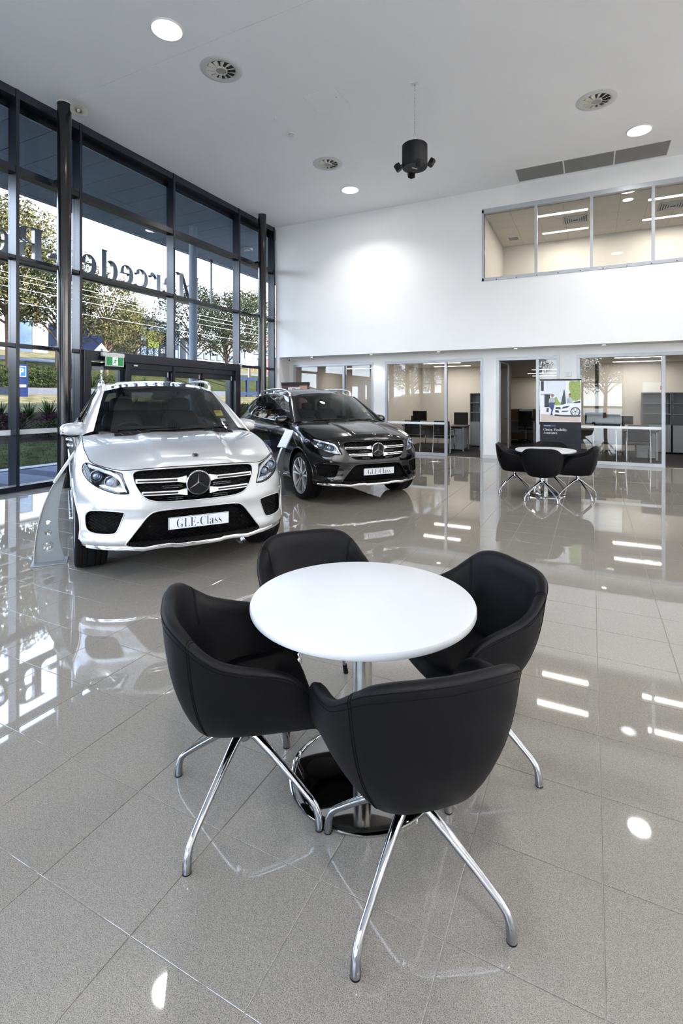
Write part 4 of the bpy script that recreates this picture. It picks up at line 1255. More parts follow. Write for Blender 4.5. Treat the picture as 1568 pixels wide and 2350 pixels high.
def build_car(loc, yaw, paint, label):
    car = empty('car', (*loc, 0), rz=yaw, label=label, cat='car')
    pm = MATS[paint]
    def put(name, key, m=None, parent=car, kind=None, nm=None):
        me = CAR_ME[key]
        if m is not None: me = me.copy(); me.materials.clear()
        return mobj(name, me, m, parent, kind=kind)
    def put2(name, key, m, parent=car, kind=None):
        return [mobj(name, side_mesh(CAR_ME[key], sd), m, parent, kind=kind) for sd in (1, -1)]
    body = put('body_shell', 'body_shell', pm)
    put('hood', 'hood', pm); put2('cab_side', 'cab_side', pm); put2('a_pillar', 'a_pillar', pm); put('roof', 'roof', pm)
    put2('b_pillar', 'b_pillar', 'black_gloss'); put('windscreen_frit', 'windscreen_frit', 'black_gloss'); put('windscreen', 'windscreen', 'car_glass')
    put('panorama_roof', 'panorama_roof', 'black_gloss'); put('rear_window', 'rear_window', 'side_glass'); put('underbody', 'underbody', 'car_cavity')
    for (sv, fs) in SIDEWIN:
        for b_ in (1, -1):
            vs, f2 = compact(sv, fs)
            MB().add([(x, b_ * y, z) for x, y, z in vs], f2).obj('side_window', 'side_glass', car, smooth=50)
    two(tubeline([tuple(p) for p in resample(gb, 40) + np.array([0, .004, .004])], .006, 6), 'window_trim', 'car_silver', car, 60)
    two(tubeline([tuple(p) for p in resample(np.array([(*(q),) for q in gt]), 40) + np.array([0, .006, -.012])], .004, 6), 'roof_trim', 'car_silver', car, 60)
    # seams
    tubeline([tuple(p) for p in TOPROW[:_cs[9]:2]], .0035, 5).obj('hood_gap', 'car_cavity', body)
    two(sideline([(-.62, 1.16), (-.70, 1.0), (-.72, .75), (-.68, .50), (-.62, .36)]), 'door_gap', 'car_cavity', body)
    two(sideline([(-1.70, 1.19), (-1.71, .9), (-1.71, .6), (-1.69, .36)]), 'door_gap', 'car_cavity', body)
    two(sideline([(-2.66, 1.22), (-2.63, 1.0), (-2.52, .86), (-2.40, .66), (-2.36, .45), (-2.36, .36)]), 'door_gap', 'car_cavity', body)
    two(sideline([(-.68, .345), (-1.6, .345), (-2.36, .345)]), 'door_gap', 'car_cavity', body)
    two(tubeline([(x, _y(x, z, -.001), z) for x, z in smooth_outline([(.09, 1.03), (.16, .90), (.24, .80), (.335, .73)], 5, False)], .002, 5), 'bumper_gap', 'car_cavity', body)
    # wheel arches: lip and liner
    for cx in (0.0, -2.915):
        lip = []
        for t in np.linspace(-.06, PI + .06, 40):
            x, z = cx + .436 * math.cos(t), .385 + .436 * math.sin(t); lip.append((x, _y(x, z, -.002), z))
        two(tubeline(lip, .010, 8), 'wheel_arch_lip', pm, body, 60)
        for s in (1, -1):
            P = [[(cx + .44 * math.cos(t), s * yy_, .385 + .44 * math.sin(t)) for yy_ in (.915, .80, .62)] for t in np.linspace(-.15, PI + .15, 30)]
            mb = MB().grid(P); mb.add([(cx, s * .62, .385)] + [p[-1] for p in P], [(0, i + 1, i + 2) for i in range(len(P) - 1)])
            mb.obj('wheel_arch_liner', 'car_cavity', body)
    # ---- grille
    g = put('grille', 'grille_well'); put('grille_mesh', 'grille_mesh', parent=g, kind='stuff'); put('grille_surround', 'grille_surround', pm, parent=g)
    for (z0, z1, ye, sl) in LOUV:
        for s in (1, -1):
            m_ = louvre(z0, z1, ye, sl); n_ = len(m_.v) // 2
            half = MB(); half.v = m_.v[:n_] if s == 1 else m_.v[n_:]; half.f = [f for f in m_.f if max(f) < n_] if s == 1 else [tuple(i - n_ for i in f) for f in m_.f if min(f) >= n_]
            half.obj('louvre', 'car_silver', g, smooth=35, bevel=.002)
            m_ = ribbon(lambda y: z1 + sl * y - .012, lambda y: z0 + sl * y + .011, .175, ye - .012, 12, .0006, .004)
            n_ = len(m_.v) // 2; half = MB(); half.v = m_.v[:n_] if s == 1 else m_.v[n_:]; half.f = [f for f in m_.f if max(f) < n_] if s == 1 else [tuple(i - n_ for i in f) for f in m_.f if min(f) >= n_]
            half.obj('louvre_slot', 'car_black_trim', g)
    for zc_, y1_ in ((.790, .30), (.693, .26)):
        for dz in (-.010, .006):
            for s in (1, -1):
                m_ = ribbon(lambda y: zc_ + dz + .005, lambda y: zc_ + dz, .13, y1_, 8, -.018, .003, False)
                m_.v = [(p[0], s * p[1], p[2]) for p in m_.v]; m_.obj('inner_slat', 'rim_dark', g)
    sc_ = (.772, 0, .812)
    MB().lathe([(.094, .004), (.100, .016), (.106, .012), (.110, .0), (.106, -.03)], c=sc_, n=56, axis='x').obj('star_ring', 'chrome', g, smooth=50)
    MB().lathe([(0, .004), (.094, .004)], c=sc_, n=48, axis='x').obj('star_backing', 'car_black_trim', g)
    st = MB()
    for k in range(3):
        a = PI / 2 + k * 2 * PI / 3
        tip = (.092 * math.cos(a), .092 * math.sin(a)); l_ = (.0115 * math.cos(a + PI / 3), .0115 * math.sin(a + PI / 3)); r_ = (.0115 * math.cos(a - PI / 3), .0115 * math.sin(a - PI / 3))
        b0 = sc_[0]
        st.add([(b0 + .012, sc_[1] + tip[0], sc_[2] + tip[1]), (b0 + .005, sc_[1] + l_[0], sc_[2] + l_[1]), (b0 + .005, sc_[1] + r_[0], sc_[2] + r_[1]), (b0 + .020, sc_[1], sc_[2])], [(0, 1, 3), (0, 3, 2)])
    st.obj('star', 'chrome', g)
    # hood badge and vents
    zb_ = zh(.652, 0)
    bd = MB().lathe([(0, .004), (.022, .004), (.028, .001), (.028, -.004)], n=28).xf(Matrix.Translation((.655, 0, zb_)) @ Matrix.Rotation(.62, 4, 'Y'))
    bo = bd.obj('hood_badge', 'rim_dark', car, smooth=40)
    rg = MB().lathe([(.019, .0045), (.0235, .007), (.028, .0045)], n=28).xf(Matrix.Translation((.655, 0, zb_)) @ Matrix.Rotation(.62, 4, 'Y')); rg.obj('badge_ring', 'chrome', bo, smooth=40)
    for s in (1, -1):
        P = [[(x, s * y, zh(x, y) + .003 + .014 * k_ / 3) for k_, x in enumerate(np.linspace(xa, xb, 4))] for y, xa, xb in ((.27, -.125, -.190), (.35, -.122, -.200), (.43, -.127, -.212), (.51, -.137, -.224), (.595, -.160, -.235))]
        vo = MB().grid(P).obj('hood_vent', 'car_cavity', car)
        for y, xa, xb in ((.355, -.122, -.20), (.435, -.127, -.212), (.515, -.137, -.224)):
            MB().tube([(x, s * (y + (xa - x) * .35), zh(x, y) + .006 + .012 * (x - xa) / (xb - xa)) for x in np.linspace(xa, xb, 4)], .003, 6).obj('vent_rib', 'car_black_trim', vo)
    # ---- headlights
    for s in (1, -1):
        h = MB(); outline_wall(h, HEAD, .10, .90, s=s)
        hl = h.obj('headlight', 'lamp_dark', car, smooth=30)
        vs, f2 = compact(*HEADV)
        MB().add([(x, s * y, z) for x, y, z in vs], f2).obj('lens_cover', 'lens_glass', hl, smooth=60)
        def inlay(pts, dep, m, nm, th=.006, k=5):
            O = smooth_outline(pts, k); fr = [(xs(y, z) - dep, s * y, z) for y, z in O]
            mb = MB(); n = len(fr)
            mb.add(fr + [(p[0] - th, p[1], p[2]) for p in fr], [(i, (i + 1) % n, n + (i + 1) % n, n + i) for i in range(n)])
            tr = tessellate_polygon([[Vector((y, z, 0)) for y, z in O]])
            mb.add(fr, [tuple(t) for t in tr])
            return mb.obj(nm, m, hl, smooth=40)
        # brow light guide, lower reflector
        inlay([(.845, .972), (.78, .954), (.70, .930), (.64, .905), (.612, .872), (.592, .815), (.570, .765), (.580, .762), (.605, .81), (.628, .858), (.66, .885), (.71, .907), (.78, .932), (.842, .950)], .014, 'lamp_white', 'light_guide')
        inlay([(.578, .768), (.64, .764), (.71, .784), (.77, .812), (.74, .818), (.68, .800), (.62, .798)], .02, 'lamp_chrome', 'lower_reflector')
        for (cy, cz, r, dep) in ((.79, .885, .040, .030), (.69, .845, .037, .035)):
            x0 = xs(cy, cz) - dep
            MB().lathe([(r * 1.28, -.03), (r * 1.28, .006), (r * 1.12, .012), (r * 1.02, .0), (r, -.03)], c=(x0, s * cy, cz), n=30, axis='x').obj('lamp_bezel', 'lamp_chrome', hl, smooth=40)
            MB().lathe([(0, .012), (r * .5, .008), (r * .85, -.004), (r, -.02)], c=(x0 - .004, s * cy, cz), n=26, axis='x').obj('projector_lens', 'lamp_glass', hl, smooth=60)
        # dark lens outline
        O = list(HEAD) + [HEAD[0]]
        MB().tube([(xs(y, z) - .001, s * y, z) for y, z in O], .004, 6, caps=False).obj('lamp_seal', 'car_black_trim', hl, smooth=60)
        # fog intakes
        q = pocket_mesh(FOG, .07, False); n_ = len(q.v) // 2
    for sd in (1, -1):
        fi = mobj('fog_intake', side_mesh(CAR_ME['fog_well'], sd), 'car_cavity', car); mobj('fog_mesh', side_mesh(CAR_ME['fog_mesh'], sd), 'car_mesh', fi, kind='stuff')
        MB().tube([(xs(y, z) - .003, sd * y, z) for y, z in list(FOG) + [FOG[0]]], .0065, 8, caps=False).obj('intake_lip', pm, fi, smooth=60)
    ci = put('lower_intake', 'intake_well'); MB().tube([(xs(y, z) - .003, y, z) for y, z in [q for q in list(sym(CENTRAL))] + [sym(CENTRAL)[0]]], .0065, 8, caps=False).obj('intake_lip', pm, ci, smooth=60); put('intake_mesh', 'intake_mesh', parent=ci, kind='stuff')
    for s in (1, -1):
        c_ = (xs(.70, .455) - .024, s * .70, .455)
        MB().lathe([(0, .004), (.011, .004), (.012, -.01)], c=c_, n=16, axis='x').obj('parking_sensor', 'car_black_trim', car)
        c_ = (xs(.43, .47) - .02, s * .40, .47)
        MB().lathe([(0, .004), (.011, .004), (.012, -.01)], c=c_, n=16, axis='x').obj('parking_sensor', 'car_black_trim', car)
    ribbon(lambda y: .352, lambda y: .300, 0, .565, 16, .009, .03).obj('lower_blade', 'car_black_trim', car, smooth=40)
    # chrome splitter lip
    P = []
    lipy = list(np.linspace(-.87, .87, 60))
    for y in lipy:
        a = abs(y); x = xs(min(a, .868), .31); z = .292 + .012 * max(0, (a - .62) / .25) - .014 * max(0, 1 - abs(a - .45) / .12) - (.010 if a < .2 else 0)
        P.append([(x - .03, y, z + .022), (x + .010, y, z + .024), (x + .016, y, z + .010), (x + .010, y, z - .010), (x - .04, y, z - .014), (x - .03, y, z + .022)])
    MB().grid(P).obj('splitter_lip', 'chrome', car, smooth=50)
    # number plate
    pl = empty('number_plate', (.812, 0, .486), parent=car)
    MB().box(-.012, .0, -.26, .26, -.052, .052).obj('plate', 'plate_white', pl, bevel=.004)
    for (a0, a1, b0, b1) in ((-.257, .257, .0475, .0505), (-.257, .257, -.0505, -.0475), (-.257, -.254, -.05, .05), (.254, .257, -.05, .05)):
        MB().box(.0002, .0012, a0, a1, b0, b1).obj('plate_border', 'ink_black', pl)
    MB().box(-.06, -.012, -.2, .2, -.03, .03).obj('plate_bracket', 'car_cavity', pl)
    me, mn, mx_ = plate_text
    t = mobj('plate_lettering', me.copy(), 'ink_black', pl, kind='stuff')
    sc2 = .385 / (mx_[0] - mn[0]); szy = .078 / (mx_[1] - mn[1])
    t.matrix_local = Matrix(((0, 0, 1, .0012), (sc2, 0, 0, -sc2 * (mn[0] + mx_[0]) / 2), (0, szy, 0, -szy * (mn[1] + mx_[1]) / 2), (0, 0, 0, 1)))
    # ---- mirrors
    for s in (1, -1):
        P = []
        for i in range(25):
            th = 2 * PI * i / 24; row = []
            for j in range(13):
                ph = PI * j / 12 - PI / 2
                e = .62
                cx = math.copysign(abs(math.cos(ph)) ** e, math.cos(ph)); 
                yy_ = math.copysign(abs(math.cos(th)) ** e, math.cos(th)) * cx * .125; zz_ = math.copysign(abs(math.sin(th)) ** e, math.sin(th)) * cx * (.078 if math.sin(th) > 0 else .072)
                xx_ = math.sin(ph) * (.085 if ph > 0 else .045)
                zz_ += .10 * (-yy_) * (1 if zz_ > 0 else 0)
                row.append((-.80 + xx_, s * (.948 + yy_), 1.215 + zz_))
            P.append(row)
        mr = MB().grid(P).obj('door_mirror', pm, car, smooth=60)
        mb = MB().prism([(.80, 1.145), (.87, 1.135), (1.045, 1.150), (1.066, 1.166), (1.05, 1.176), (.87, 1.168)], -.85, -.735, 'x'); mb.v = [(p[0], s * p[1], p[2]) for p in mb.v]
        mb.obj('mirror_foot', 'car_black_trim', mr, bevel=.008)
        for z, y0, y1 in ((1.222, .985, 1.045), (1.196, .965, 1.048)):
            MB().box(-.735, -.7225 + .004 - .012, min(s * y0, s * y1), max(s * y0, s * y1), z - .005, z + .005).obj('indicator_slot', 'car_black_trim', mr, bevel=.003)
        P = [(-.851, s * (.948 + .105 * math.copysign(abs(math.cos(t)) ** .62, math.cos(t))), 1.215 + .06 * math.copysign(abs(math.sin(t)) ** .62, math.sin(t))) for t in np.linspace(0, 2 * PI, 28, endpoint=False)]
        MB().add(P, [tuple(range(28))]).obj('mirror_glass', 'chrome', mr)
    # ---- handles, running boards, rails, tail lamps
    for s in (1, -1):
        for x in (-1.52, -2.46):
            z = 1.0; y = ys(x, z)
            MB().tube([(x + .115, s * (y - .004), z), (x + .09, s * (y + .028), z + .002), (x - .09, s * (y + .030), z + .004), (x - .115, s * (y - .004), z + .003)], [.010, .013, .013, .010], 10).obj('door_handle', pm, car, smooth=60)
        rb = MB().prism([(-.52, .90), (-.60, .985), (-2.30, .985), (-2.40, .90)], .315, .335, 'z'); rb.v = [(p[0], s * p[1], p[2]) for p in rb.v]
        ro = rb.obj('running_board', 'car_silver', car, bevel=.006)
        for k in range(22):
            x = -.66 - k * .075
            MB().lathe([(0, .340), (.009, .340), (.012, .335)], c=(x, s * .965, 0), n=8).obj('rubber_stud', 'car_black_trim', ro)
        rail = [(-1.27, .618, 1.655), (-1.30, .622, 1.700), (-1.36, .625, 1.732), (-1.50, .627, 1.756), (-2.0, .622, 1.780), (-2.6, .606, 1.765), (-3.0, .592, 1.728), (-3.12, .586, 1.698), (-3.16, .584, 1.648)]
        pth = hermite(np.array([(a, s * b_, c) for a, b_, c in rail]), 5)
        rl = MB().tube([tuple(p) for p in pth], .017, 12).obj('roof_rail', 'car_silver', car, smooth=60)
        for x, y, z in ((-1.28, .614, 1.655), (-2.15, .617, 1.70), (-3.13, .585, 1.645)):
            MB().tube([(x, s * y, z - .02), (x, s * y, z + .05)], [.026, .016], 10).obj('rail_foot', 'car_silver', rl, smooth=50)
        tl = []
        for x, z0, z1 in ((-3.25, .995, 1.06), (-3.4, .96, 1.10), (-3.55, .94, 1.12), (-3.66, .94, 1.11)):
            tl.append([(x, s * (ys(x, z0) + .004), z0), (x, s * (ys(x, (z0 + z1) / 2) + .006), (z0 + z1) / 2), (x, s * (ys(x, z1) + .004), z1)])
        MB().grid(tl).obj('tail_lamp', 'tail_red', car, smooth=60)
    # ---- wheels
    for x in (0.0, -2.915):
        for s in (1, -1):
            w = empty('wheel', (x, s * .818, .373), rz=0 if s == 1 else PI, parent=car)
            for k in ('tyre', 'barrel', 'spokes', 'hub_cap', 'brake_disc', 'caliper', 'inner_disc'): mobj(k, WH[k], None, w)
    # ---- cabin
    MB().prism([(-.30, 1.17), (-.42, 1.21), (-.75, 1.195), (-.95, 1.13), (-1.0, .95), (-.9, .60), (-.3, .6)], -.72, .72, 'y').obj('dashboard', 'cabin_dark', car, bevel=.02)
    MB().box(-3.5, -.4, -.74, .74, .42, .48).obj('cabin_floor', 'cabin_dark', car)
    MB().box(-3.55, -.5, -.80, -.76, .48, 1.16).obj('door_lining', 'cabin_dark', car); MB().box(-3.55, -.5, .76, .80, .48, 1.16).obj('door_lining', 'cabin_dark', car)
    MB().box(-3.4, -1.3, -.55, .55, 1.655, 1.665).obj('headliner', 'cabin_dark', car)
    def rbox(cx, cy, cz, a, b_, c, e=.45, tilt=0.0):
        P = []
        for i in range(25):
            th = 2 * PI * i / 24; row = []
            for j in range(13):
                ph = PI * j / 12 - PI / 2
                f = lambda q: math.copysign(abs(q) ** e, q)
                p = Vector((a * f(math.cos(ph)) * f(math.cos(th)), b_ * f(math.cos(ph)) * f(math.sin(th)), c * f(math.sin(ph))))
                row.append(tuple(Matrix.Rotation(tilt, 3, 'Y') @ p + Vector((cx, cy, cz))))
            P.append(row)
        return MB().grid(P)
    for y in (-.37, .37):
        seat = rbox(-1.55, y, .72, .27, .25, .09).obj('front_seat', 'seat_dark', car, smooth=60)
        rbox(-1.86, y, 1.06, .085, .245, .34, .5, -.22).obj('backrest', 'seat_dark', seat, smooth=60)
        rbox(-1.955, y, 1.45, .05, .145, .105, .5, -.15).obj('headrest', 'seat_dark', seat, smooth=60)
    rs = rbox(-2.55, 0, .72, .27, .66, .09).obj('rear_bench', 'seat_dark', car, smooth=60)
    rbox(-2.88, 0, 1.05, .08, .66, .32, .4, -.25).obj('backrest', 'seat_dark', rs, smooth=60)
    for y in (-.42, 0, .42): rbox(-2.98, y, 1.42, .045, .12, .08, .5, -.15).obj('headrest', 'seat_dark', rs, smooth=60)
    M = Matrix.Translation((-1.02, -.37, 1.10)) @ Matrix.Rotation(math.radians(-65), 4, 'Y')
    sw = MB().tube([tuple(M @ Vector((.185 * math.cos(t), .185 * math.sin(t), 0))) for t in np.linspace(0, 2 * PI, 40)], .016, 8, caps=False).obj('steering_wheel', 'seat_dark', car, smooth=60)
    MB().lathe([(0, .02), (.05, .018), (.065, 0)], n=20).xf(M).obj('wheel_boss', 'seat_dark', sw, smooth=50)
    for a in (0, PI, -PI / 2): MB().tube([tuple(M @ Vector((.05 * math.cos(a), .05 * math.sin(a), 0))), tuple(M @ Vector((.18 * math.cos(a), .18 * math.sin(a), 0)))], .012, 6).obj('wheel_spoke', 'seat_dark', sw)
    rbox(-1.07, 0, 1.565, .018, .12, .035, .5).obj('rear_view_mirror', 'cabin_dark', car, smooth=60)
    MB().prism([(-.13, 1.64), (.13, 1.64), (.09, 1.585), (-.09, 1.585)], -1.065, -1.045, 'x').obj('sensor_housing', 'cabin_dark', car, bevel=.01)
    # registration sticker inside the screen
    def wsx(y, z):
        h = BVH_WS.ray_cast(Vector((2, abs(y), z)), Vector((-1, 0, 0))); return h[0].x if h[0] is not None else -.8
    for (y0, y1, z0, z1, m_) in ((.52, .63, 1.345, 1.405, 'sticker_yellow'), (.525, .60, 1.375, 1.40, 'sticker_red'), (.555, .625, 1.285, 1.315, 'plate_white')):
        dd = .006 if m_ != 'sticker_red' else .0045
        MB().add([(wsx(y, z) - dd, y, z) for y, z in ((y0, z0), (y1, z0), (y1, z1), (y0, z1))], [(0, 1, 2, 3)]).obj('windscreen_sticker', m_, car)
    # wipers
    for pts in ([(-.30, .05), (-.34, .35), (-.46, .60)], [(-.30, -.55), (-.27, -.25), (-.26, .0)]):
        P = [(x + .0, y, 1.222 + .0) for x, y in pts]
        MB().tube([(wsx(y, 1.225) + .012, y, 1.225 + .01 * k) for k, (x, y) in enumerate(pts)], .007, 6).obj('wiper', 'car_black_trim', car)
    return car
BVH_WS = BVHTree.FromPolygons([tuple(p) for p in WSV], WSF)
mat('lamp_dark', srgb(92, 94, 100), 0.18, 0.8, noise=(20, 0.1))
mat('lamp_glass', srgb(150, 165, 185), 0.04, 0.6, coat=0.6, noise=(6, 0.05))
build_car((-3.718, 3.808), -0.601, 'paint_white', 'silver-white sport utility vehicle with lettered plate parked by the facade')
_bc = build_car((-3.463, 7.385), -0.643, 'paint_black', 'glossy black sport utility vehicle with lettered plate behind the white car')
_bc.scale = (1.0, 1.0, 0.968)
# ================================================================== offices behind the glass
YO = 17.0
ZO = 2.60
mat('carpet', srgb(26, 26, 28), 0.95, noise=(160, 0.25))
mat('office_ceiling', srgb(216, 210, 200), 0.8, noise=(30, 0.015))
mat('desk_top', srgb(70, 56, 48), 0.35, noise=(14, 0.12))
mat('desk_grey', srgb(142, 146, 152), 0.45, noise=(8, 0.03))
mat('shelf_grey', srgb(118, 122, 128), 0.5, noise=(8, 0.03))
mat('screen_black', srgb(10, 10, 12), 0.12, noise=(8, 0.03))
mat('fabric_black', srgb(18, 18, 20), 0.8, noise=(60, 0.1))
mat('partition_brown', srgb(128, 108, 94), 0.85, noise=(60, 0.06))
mat('ceiling_line', srgb(150, 146, 138), 0.7, noise=(8, 0.02))
XP = [-8.45, -5.39, -2.33, -0.50, 6.2]
fl = MB(); fl.box(-8.45, 6.2, YB + 0.10, 26.0, -0.006, 0.002); fl.obj('floor_offices', 'carpet', kind='structure')
MB().box(-8.5, 6.3, YB + 0.14, 26.0, ZO, ZO + 0.08).obj('ceiling_offices', 'office_ceiling', kind='structure')
w = MB()
for x, y1 in ((-8.45, YO), (-5.39, YO), (-2.38, YO), (-0.50, 20.0), (6.2, YO)): w.box(x - 0.05, x + 0.05, YB + 0.14, y1, 0, ZO)
w.box(-8.5, -2.38, YO, YO + 0.1, 0, ZO).box(-0.5, 6.25, YO, YO + 0.1, 0, ZO).box(-6.5, 0.2, 25.9, 26.0, 0, ZO).box(-6.55, -6.45, YO, 26, 0, ZO).box(0.1, 0.2, YO, 26, 0, ZO)
w.obj('wall_rooms', 'beige_wall', kind='structure')
def linear_light(x0, x1, y, z, label, power=11.0, group='linear office lights'):
    o = empty('linear_light', ((x0 + x1) / 2, y, z), label=label, cat='light', group=group)
    h = (x1 - x0) / 2
    MB().box(-h, h, -0.075, 0.075, -0.012, 0).obj('housing', 'white_plastic', o)
    MB().box(-h + 0.015, h - 0.015, -0.06, 0.06, -0.016, -0.0125).obj('diffuser', 'lamp_emit_soft', o)
    L = bpy.data.lights.new('linear_lamp', 'AREA'); L.shape = 'RECTANGLE'; L.size = 2 * h - 0.03; L.size_y = 0.12; L.energy = power; L.color = (1, 0.93, 0.85)
    lo = bpy.data.objects.new('linear_lamp', L); COL.objects.link(lo); lo.parent = o; lo.location = (0, 0, -0.03)
    return o
linear_light(-7.7, -6.53, 15.9, ZO, 'linear ceiling light in the office behind the black car')
linear_light(-4.62, -3.43, 16.1, ZO, 'rear linear ceiling light in the office with the drawer desk')
linear_light(-4.52, -3.40, 14.6, ZO, 'front linear ceiling light in the office with the drawer desk')
linear_light(-1.95, -0.80, 19.5, ZO, 'nearest linear light seen through the open office doorway')
linear_light(-2.40, -1.2, 22.3, ZO, 'second linear light seen through the open office doorway')
linear_light(-2.45, -1.2, 24.8, ZO, 'furthest linear light seen through the open office doorway')
linear_light(0.52, 1.62, 14.7, ZO, 'front linear ceiling light in the office right of the banner')
linear_light(0.54, 1.74, 16.3, ZO, 'rear linear ceiling light in the office right of the banner')
for x0, x1 in ((-4.6, -3.4),): pass

def desk(loc, w_, d_, label, ped_side=1, rz=0):
    o = empty('office_desk', (*loc, 0.002), rz=rz, label=label, cat='desk')
    MB().box(-w_ / 2, w_ / 2, -d_ / 2, d_ / 2, 0.705, 0.738).obj('desk_top', 'desk_top', o, bevel=0.003)
    MB().box(-w_ / 2 + 0.04, w_ / 2 - 0.04, d_ / 2 - 0.06, d_ / 2 - 0.04, 0.30, 0.70).obj('modesty_panel', 'desk_grey', o)
    for sx in (-1, 1):
        for sy in (-1, 1):
            x, y = sx * (w_ / 2 - 0.04), sy * (d_ / 2 - 0.05)
            MB().box(x - 0.02, x + 0.02, y - 0.02, y + 0.02, 0, 0.705).obj('leg', 'grey_steel', o)
    px = ped_side * (w_ / 2 - 0.27)
    pd = MB().box(px - 0.2, px + 0.2, -d_ / 2 + 0.06, d_ / 2 - 0.10, 0.05, 0.66).obj('pedestal', 'desk_grey', o, bevel=0.003)
    for k in range(4):
        z = 0.07 + 0.145 * k
        dw = MB().box(px - 0.19, px + 0.19, -d_ / 2 + 0.045, -d_ / 2 + 0.06, z, z + 0.138).obj('drawer', 'desk_grey', o, bevel=0.002)
        MB().box(px - 0.05, px + 0.05, -d_ / 2 + 0.03, -d_ / 2 + 0.045, z + 0.09, z + 0.10).obj('drawer_pull', 'brushed_steel', dw)
    return o
def monitor(loc, rz, label, z=0.742, w_=0.48, h_=0.30):
    o = empty('monitor', (*loc, z), rz=rz, label=label, cat='monitor')
    MB().box(-w_ / 2, w_ / 2, -0.02, 0.02, 0.12, 0.12 + h_).obj('housing', 'black_plastic', o, bevel=0.005)
    MB().box(-w_ / 2 + 0.012, w_ / 2 - 0.012, -0.0215, -0.02, 0.132, 0.108 + h_).obj('screen', 'screen_black', o)
    MB().box(-0.03, 0.03, 0.02, 0.04, 0.0, 0.25).obj('neck', 'black_plastic', o)
    MB().box(-0.12, 0.12, -0.06, 0.10, 0, 0.012).obj('foot', 'black_plastic', o, bevel=0.003)
    return o
def visitor_chair(loc, rz, label):
    o = empty('visitor_chair', (*loc, 0.002), rz=rz, label=label, cat='chair', group='black visitor chairs in the offices')
    MB().box(-0.23, 0.24, -0.235, 0.235, 0.42, 0.48).obj('seat', 'fabric_black', o, bevel=0.02, seg=3)
    MB().box(-0.27, -0.225, -0.225, 0.225, 0.50, 0.90).obj('backrest', 'fabric_black', o, bevel=0.018, seg=3)
    for s in (-1, 1):
        MB().tube([(0.26, s * 0.25, 0.01), (0.24, s * 0.25, 0.45), (0.22, s * 0.25, 0.63), (0.16, s * 0.25, 0.665)], 0.012, 8).obj('leg', 'chrome', o, smooth=60)
        MB().tube([(-0.30, s * 0.25, 0.01), (-0.24, s * 0.25, 0.45), (-0.245, s * 0.235, 0.80)], 0.012, 8).obj('leg', 'chrome', o, smooth=60)
        MB().box(-0.22, 0.2, s * 0.25 - 0.022, s * 0.25 + 0.022, 0.655, 0.68).obj('armrest', 'black_plastic', o, bevel=0.008)
    return o
def task_chair(loc, rz, label):
    o = empty('task_chair', (*loc, 0.002), rz=rz, label=label, cat='chair', group='black task chairs in the offices')
    MB().box(-0.24, 0.25, -0.24, 0.24, 0.45, 0.53).obj('seat', 'fabric_black', o, bevel=0.03, seg=3)
    MB().box(-0.29, -0.23, -0.225, 0.225, 0.58, 1.10).obj('backrest', 'fabric_black', o, bevel=0.025, seg=3)
    MB().box(-0.28, -0.255, -0.03, 0.03, 0.46, 0.62).obj('back_stem', 'black_plastic', o)
    MB().lathe([(0.03, 0.10), (0.03, 0.45)], n=16).obj('gas_lift', 'grey_steel', o, smooth=40)
    for k in range(5):
        a = 2 * PI * k / 5
        lg = MB().tube([(0.02 * math.cos(a), 0.02 * math.sin(a), 0.11), (0.28 * math.cos(a), 0.28 * math.sin(a), 0.075)], [0.02, 0.014], 8).obj('leg', 'black_plastic', o, smooth=50)
        MB().lathe([(0, -0.015), (0.03, -0.015), (0.03, 0.015), (0, 0.015)], c=(0.28 * math.cos(a), 0.28 * math.sin(a), 0.031), n=14, axis='y').obj('castor', 'black_plastic', lg)
    return o
def shelf_unit(x0, x1, y0, y1, label, n=3, top=1.70):
    o = empty('shelf_cabinet', ((x0 + x1) / 2, y0, 0.002), label=label, cat='cabinet')
    w_ = (x1 - x0) / 2; d_ = y1 - y0
    MB().box(-w_, w_, 0, d_, 0.04, 0.80).obj('cupboard', 'shelf_grey', o, bevel=0.002)
    for s in (-1, 1):
        dr_ = MB().box(min(0.004 * s, s * (w_ - 0.004)), max(0.004 * s, s * (w_ - 0.004)), -0.018, 0, 0.06, 0.79).obj('cupboard_door', 'desk_grey', o, bevel=0.002)
        MB().box(0.03 * s - 0.006, 0.03 * s + 0.006, -0.03, -0.018, 0.55, 0.70).obj('door_handle', 'dark_frame', dr_)
    MB().box(-w_, w_, d_ - 0.015, d_, 0.80, top).obj('back_panel', 'shelf_grey', o)
    for s in (-1, 1): MB().box(s * w_ - 0.01, s * w_ + 0.01, 0, d_, 0.80, top).obj('side_panel', 'shelf_grey', o)
    for k in range(n + 1):
        z = 0.80 + (top - 0.80) * k / n
        MB().box(-w_ - 0.01, w_ + 0.01, 0, d_, z - 0.01, z + 0.012).obj('shelf_board', 'shelf_grey', o)
    return o
# office with the drawer desk (behind the second glazed bay)
desk((-4.25, 15.0), 1.9, 0.8, 'office desk with grey drawer pedestal behind the second glazed bay')
monitor((-4.75, 14.95), 2.9, 'black monitor seen from behind on the drawer desk')
task_chair((-3.72, 15.75), -PI / 2, 'high-backed black task chair behind the drawer desk')
visitor_chair((-4.68, 14.25), PI / 2, 'black visitor chair left in front of the drawer desk')
visitor_chair((-3.80, 14.25), PI / 2, 'black visitor chair right in front of the drawer desk')
shelf_unit(-3.45, -2.75, 16.1, 16.5, 'tall narrow grey shelf cabinet beside the drawer desk')
o = empty('computer_tower', (-4.98, 15.1, 0.742), label='small black computer box beside the monitor on the drawer desk', cat='computer')
MB().box(-0.05, 0.05, -0.15, 0.15, 0, 0.26).obj('case', 'black_plastic', o, bevel=0.006)
MB().box(-0.04, 0.04, -0.153, -0.15, 0.15, 0.24).obj('front_panel', 'screen_black', o)
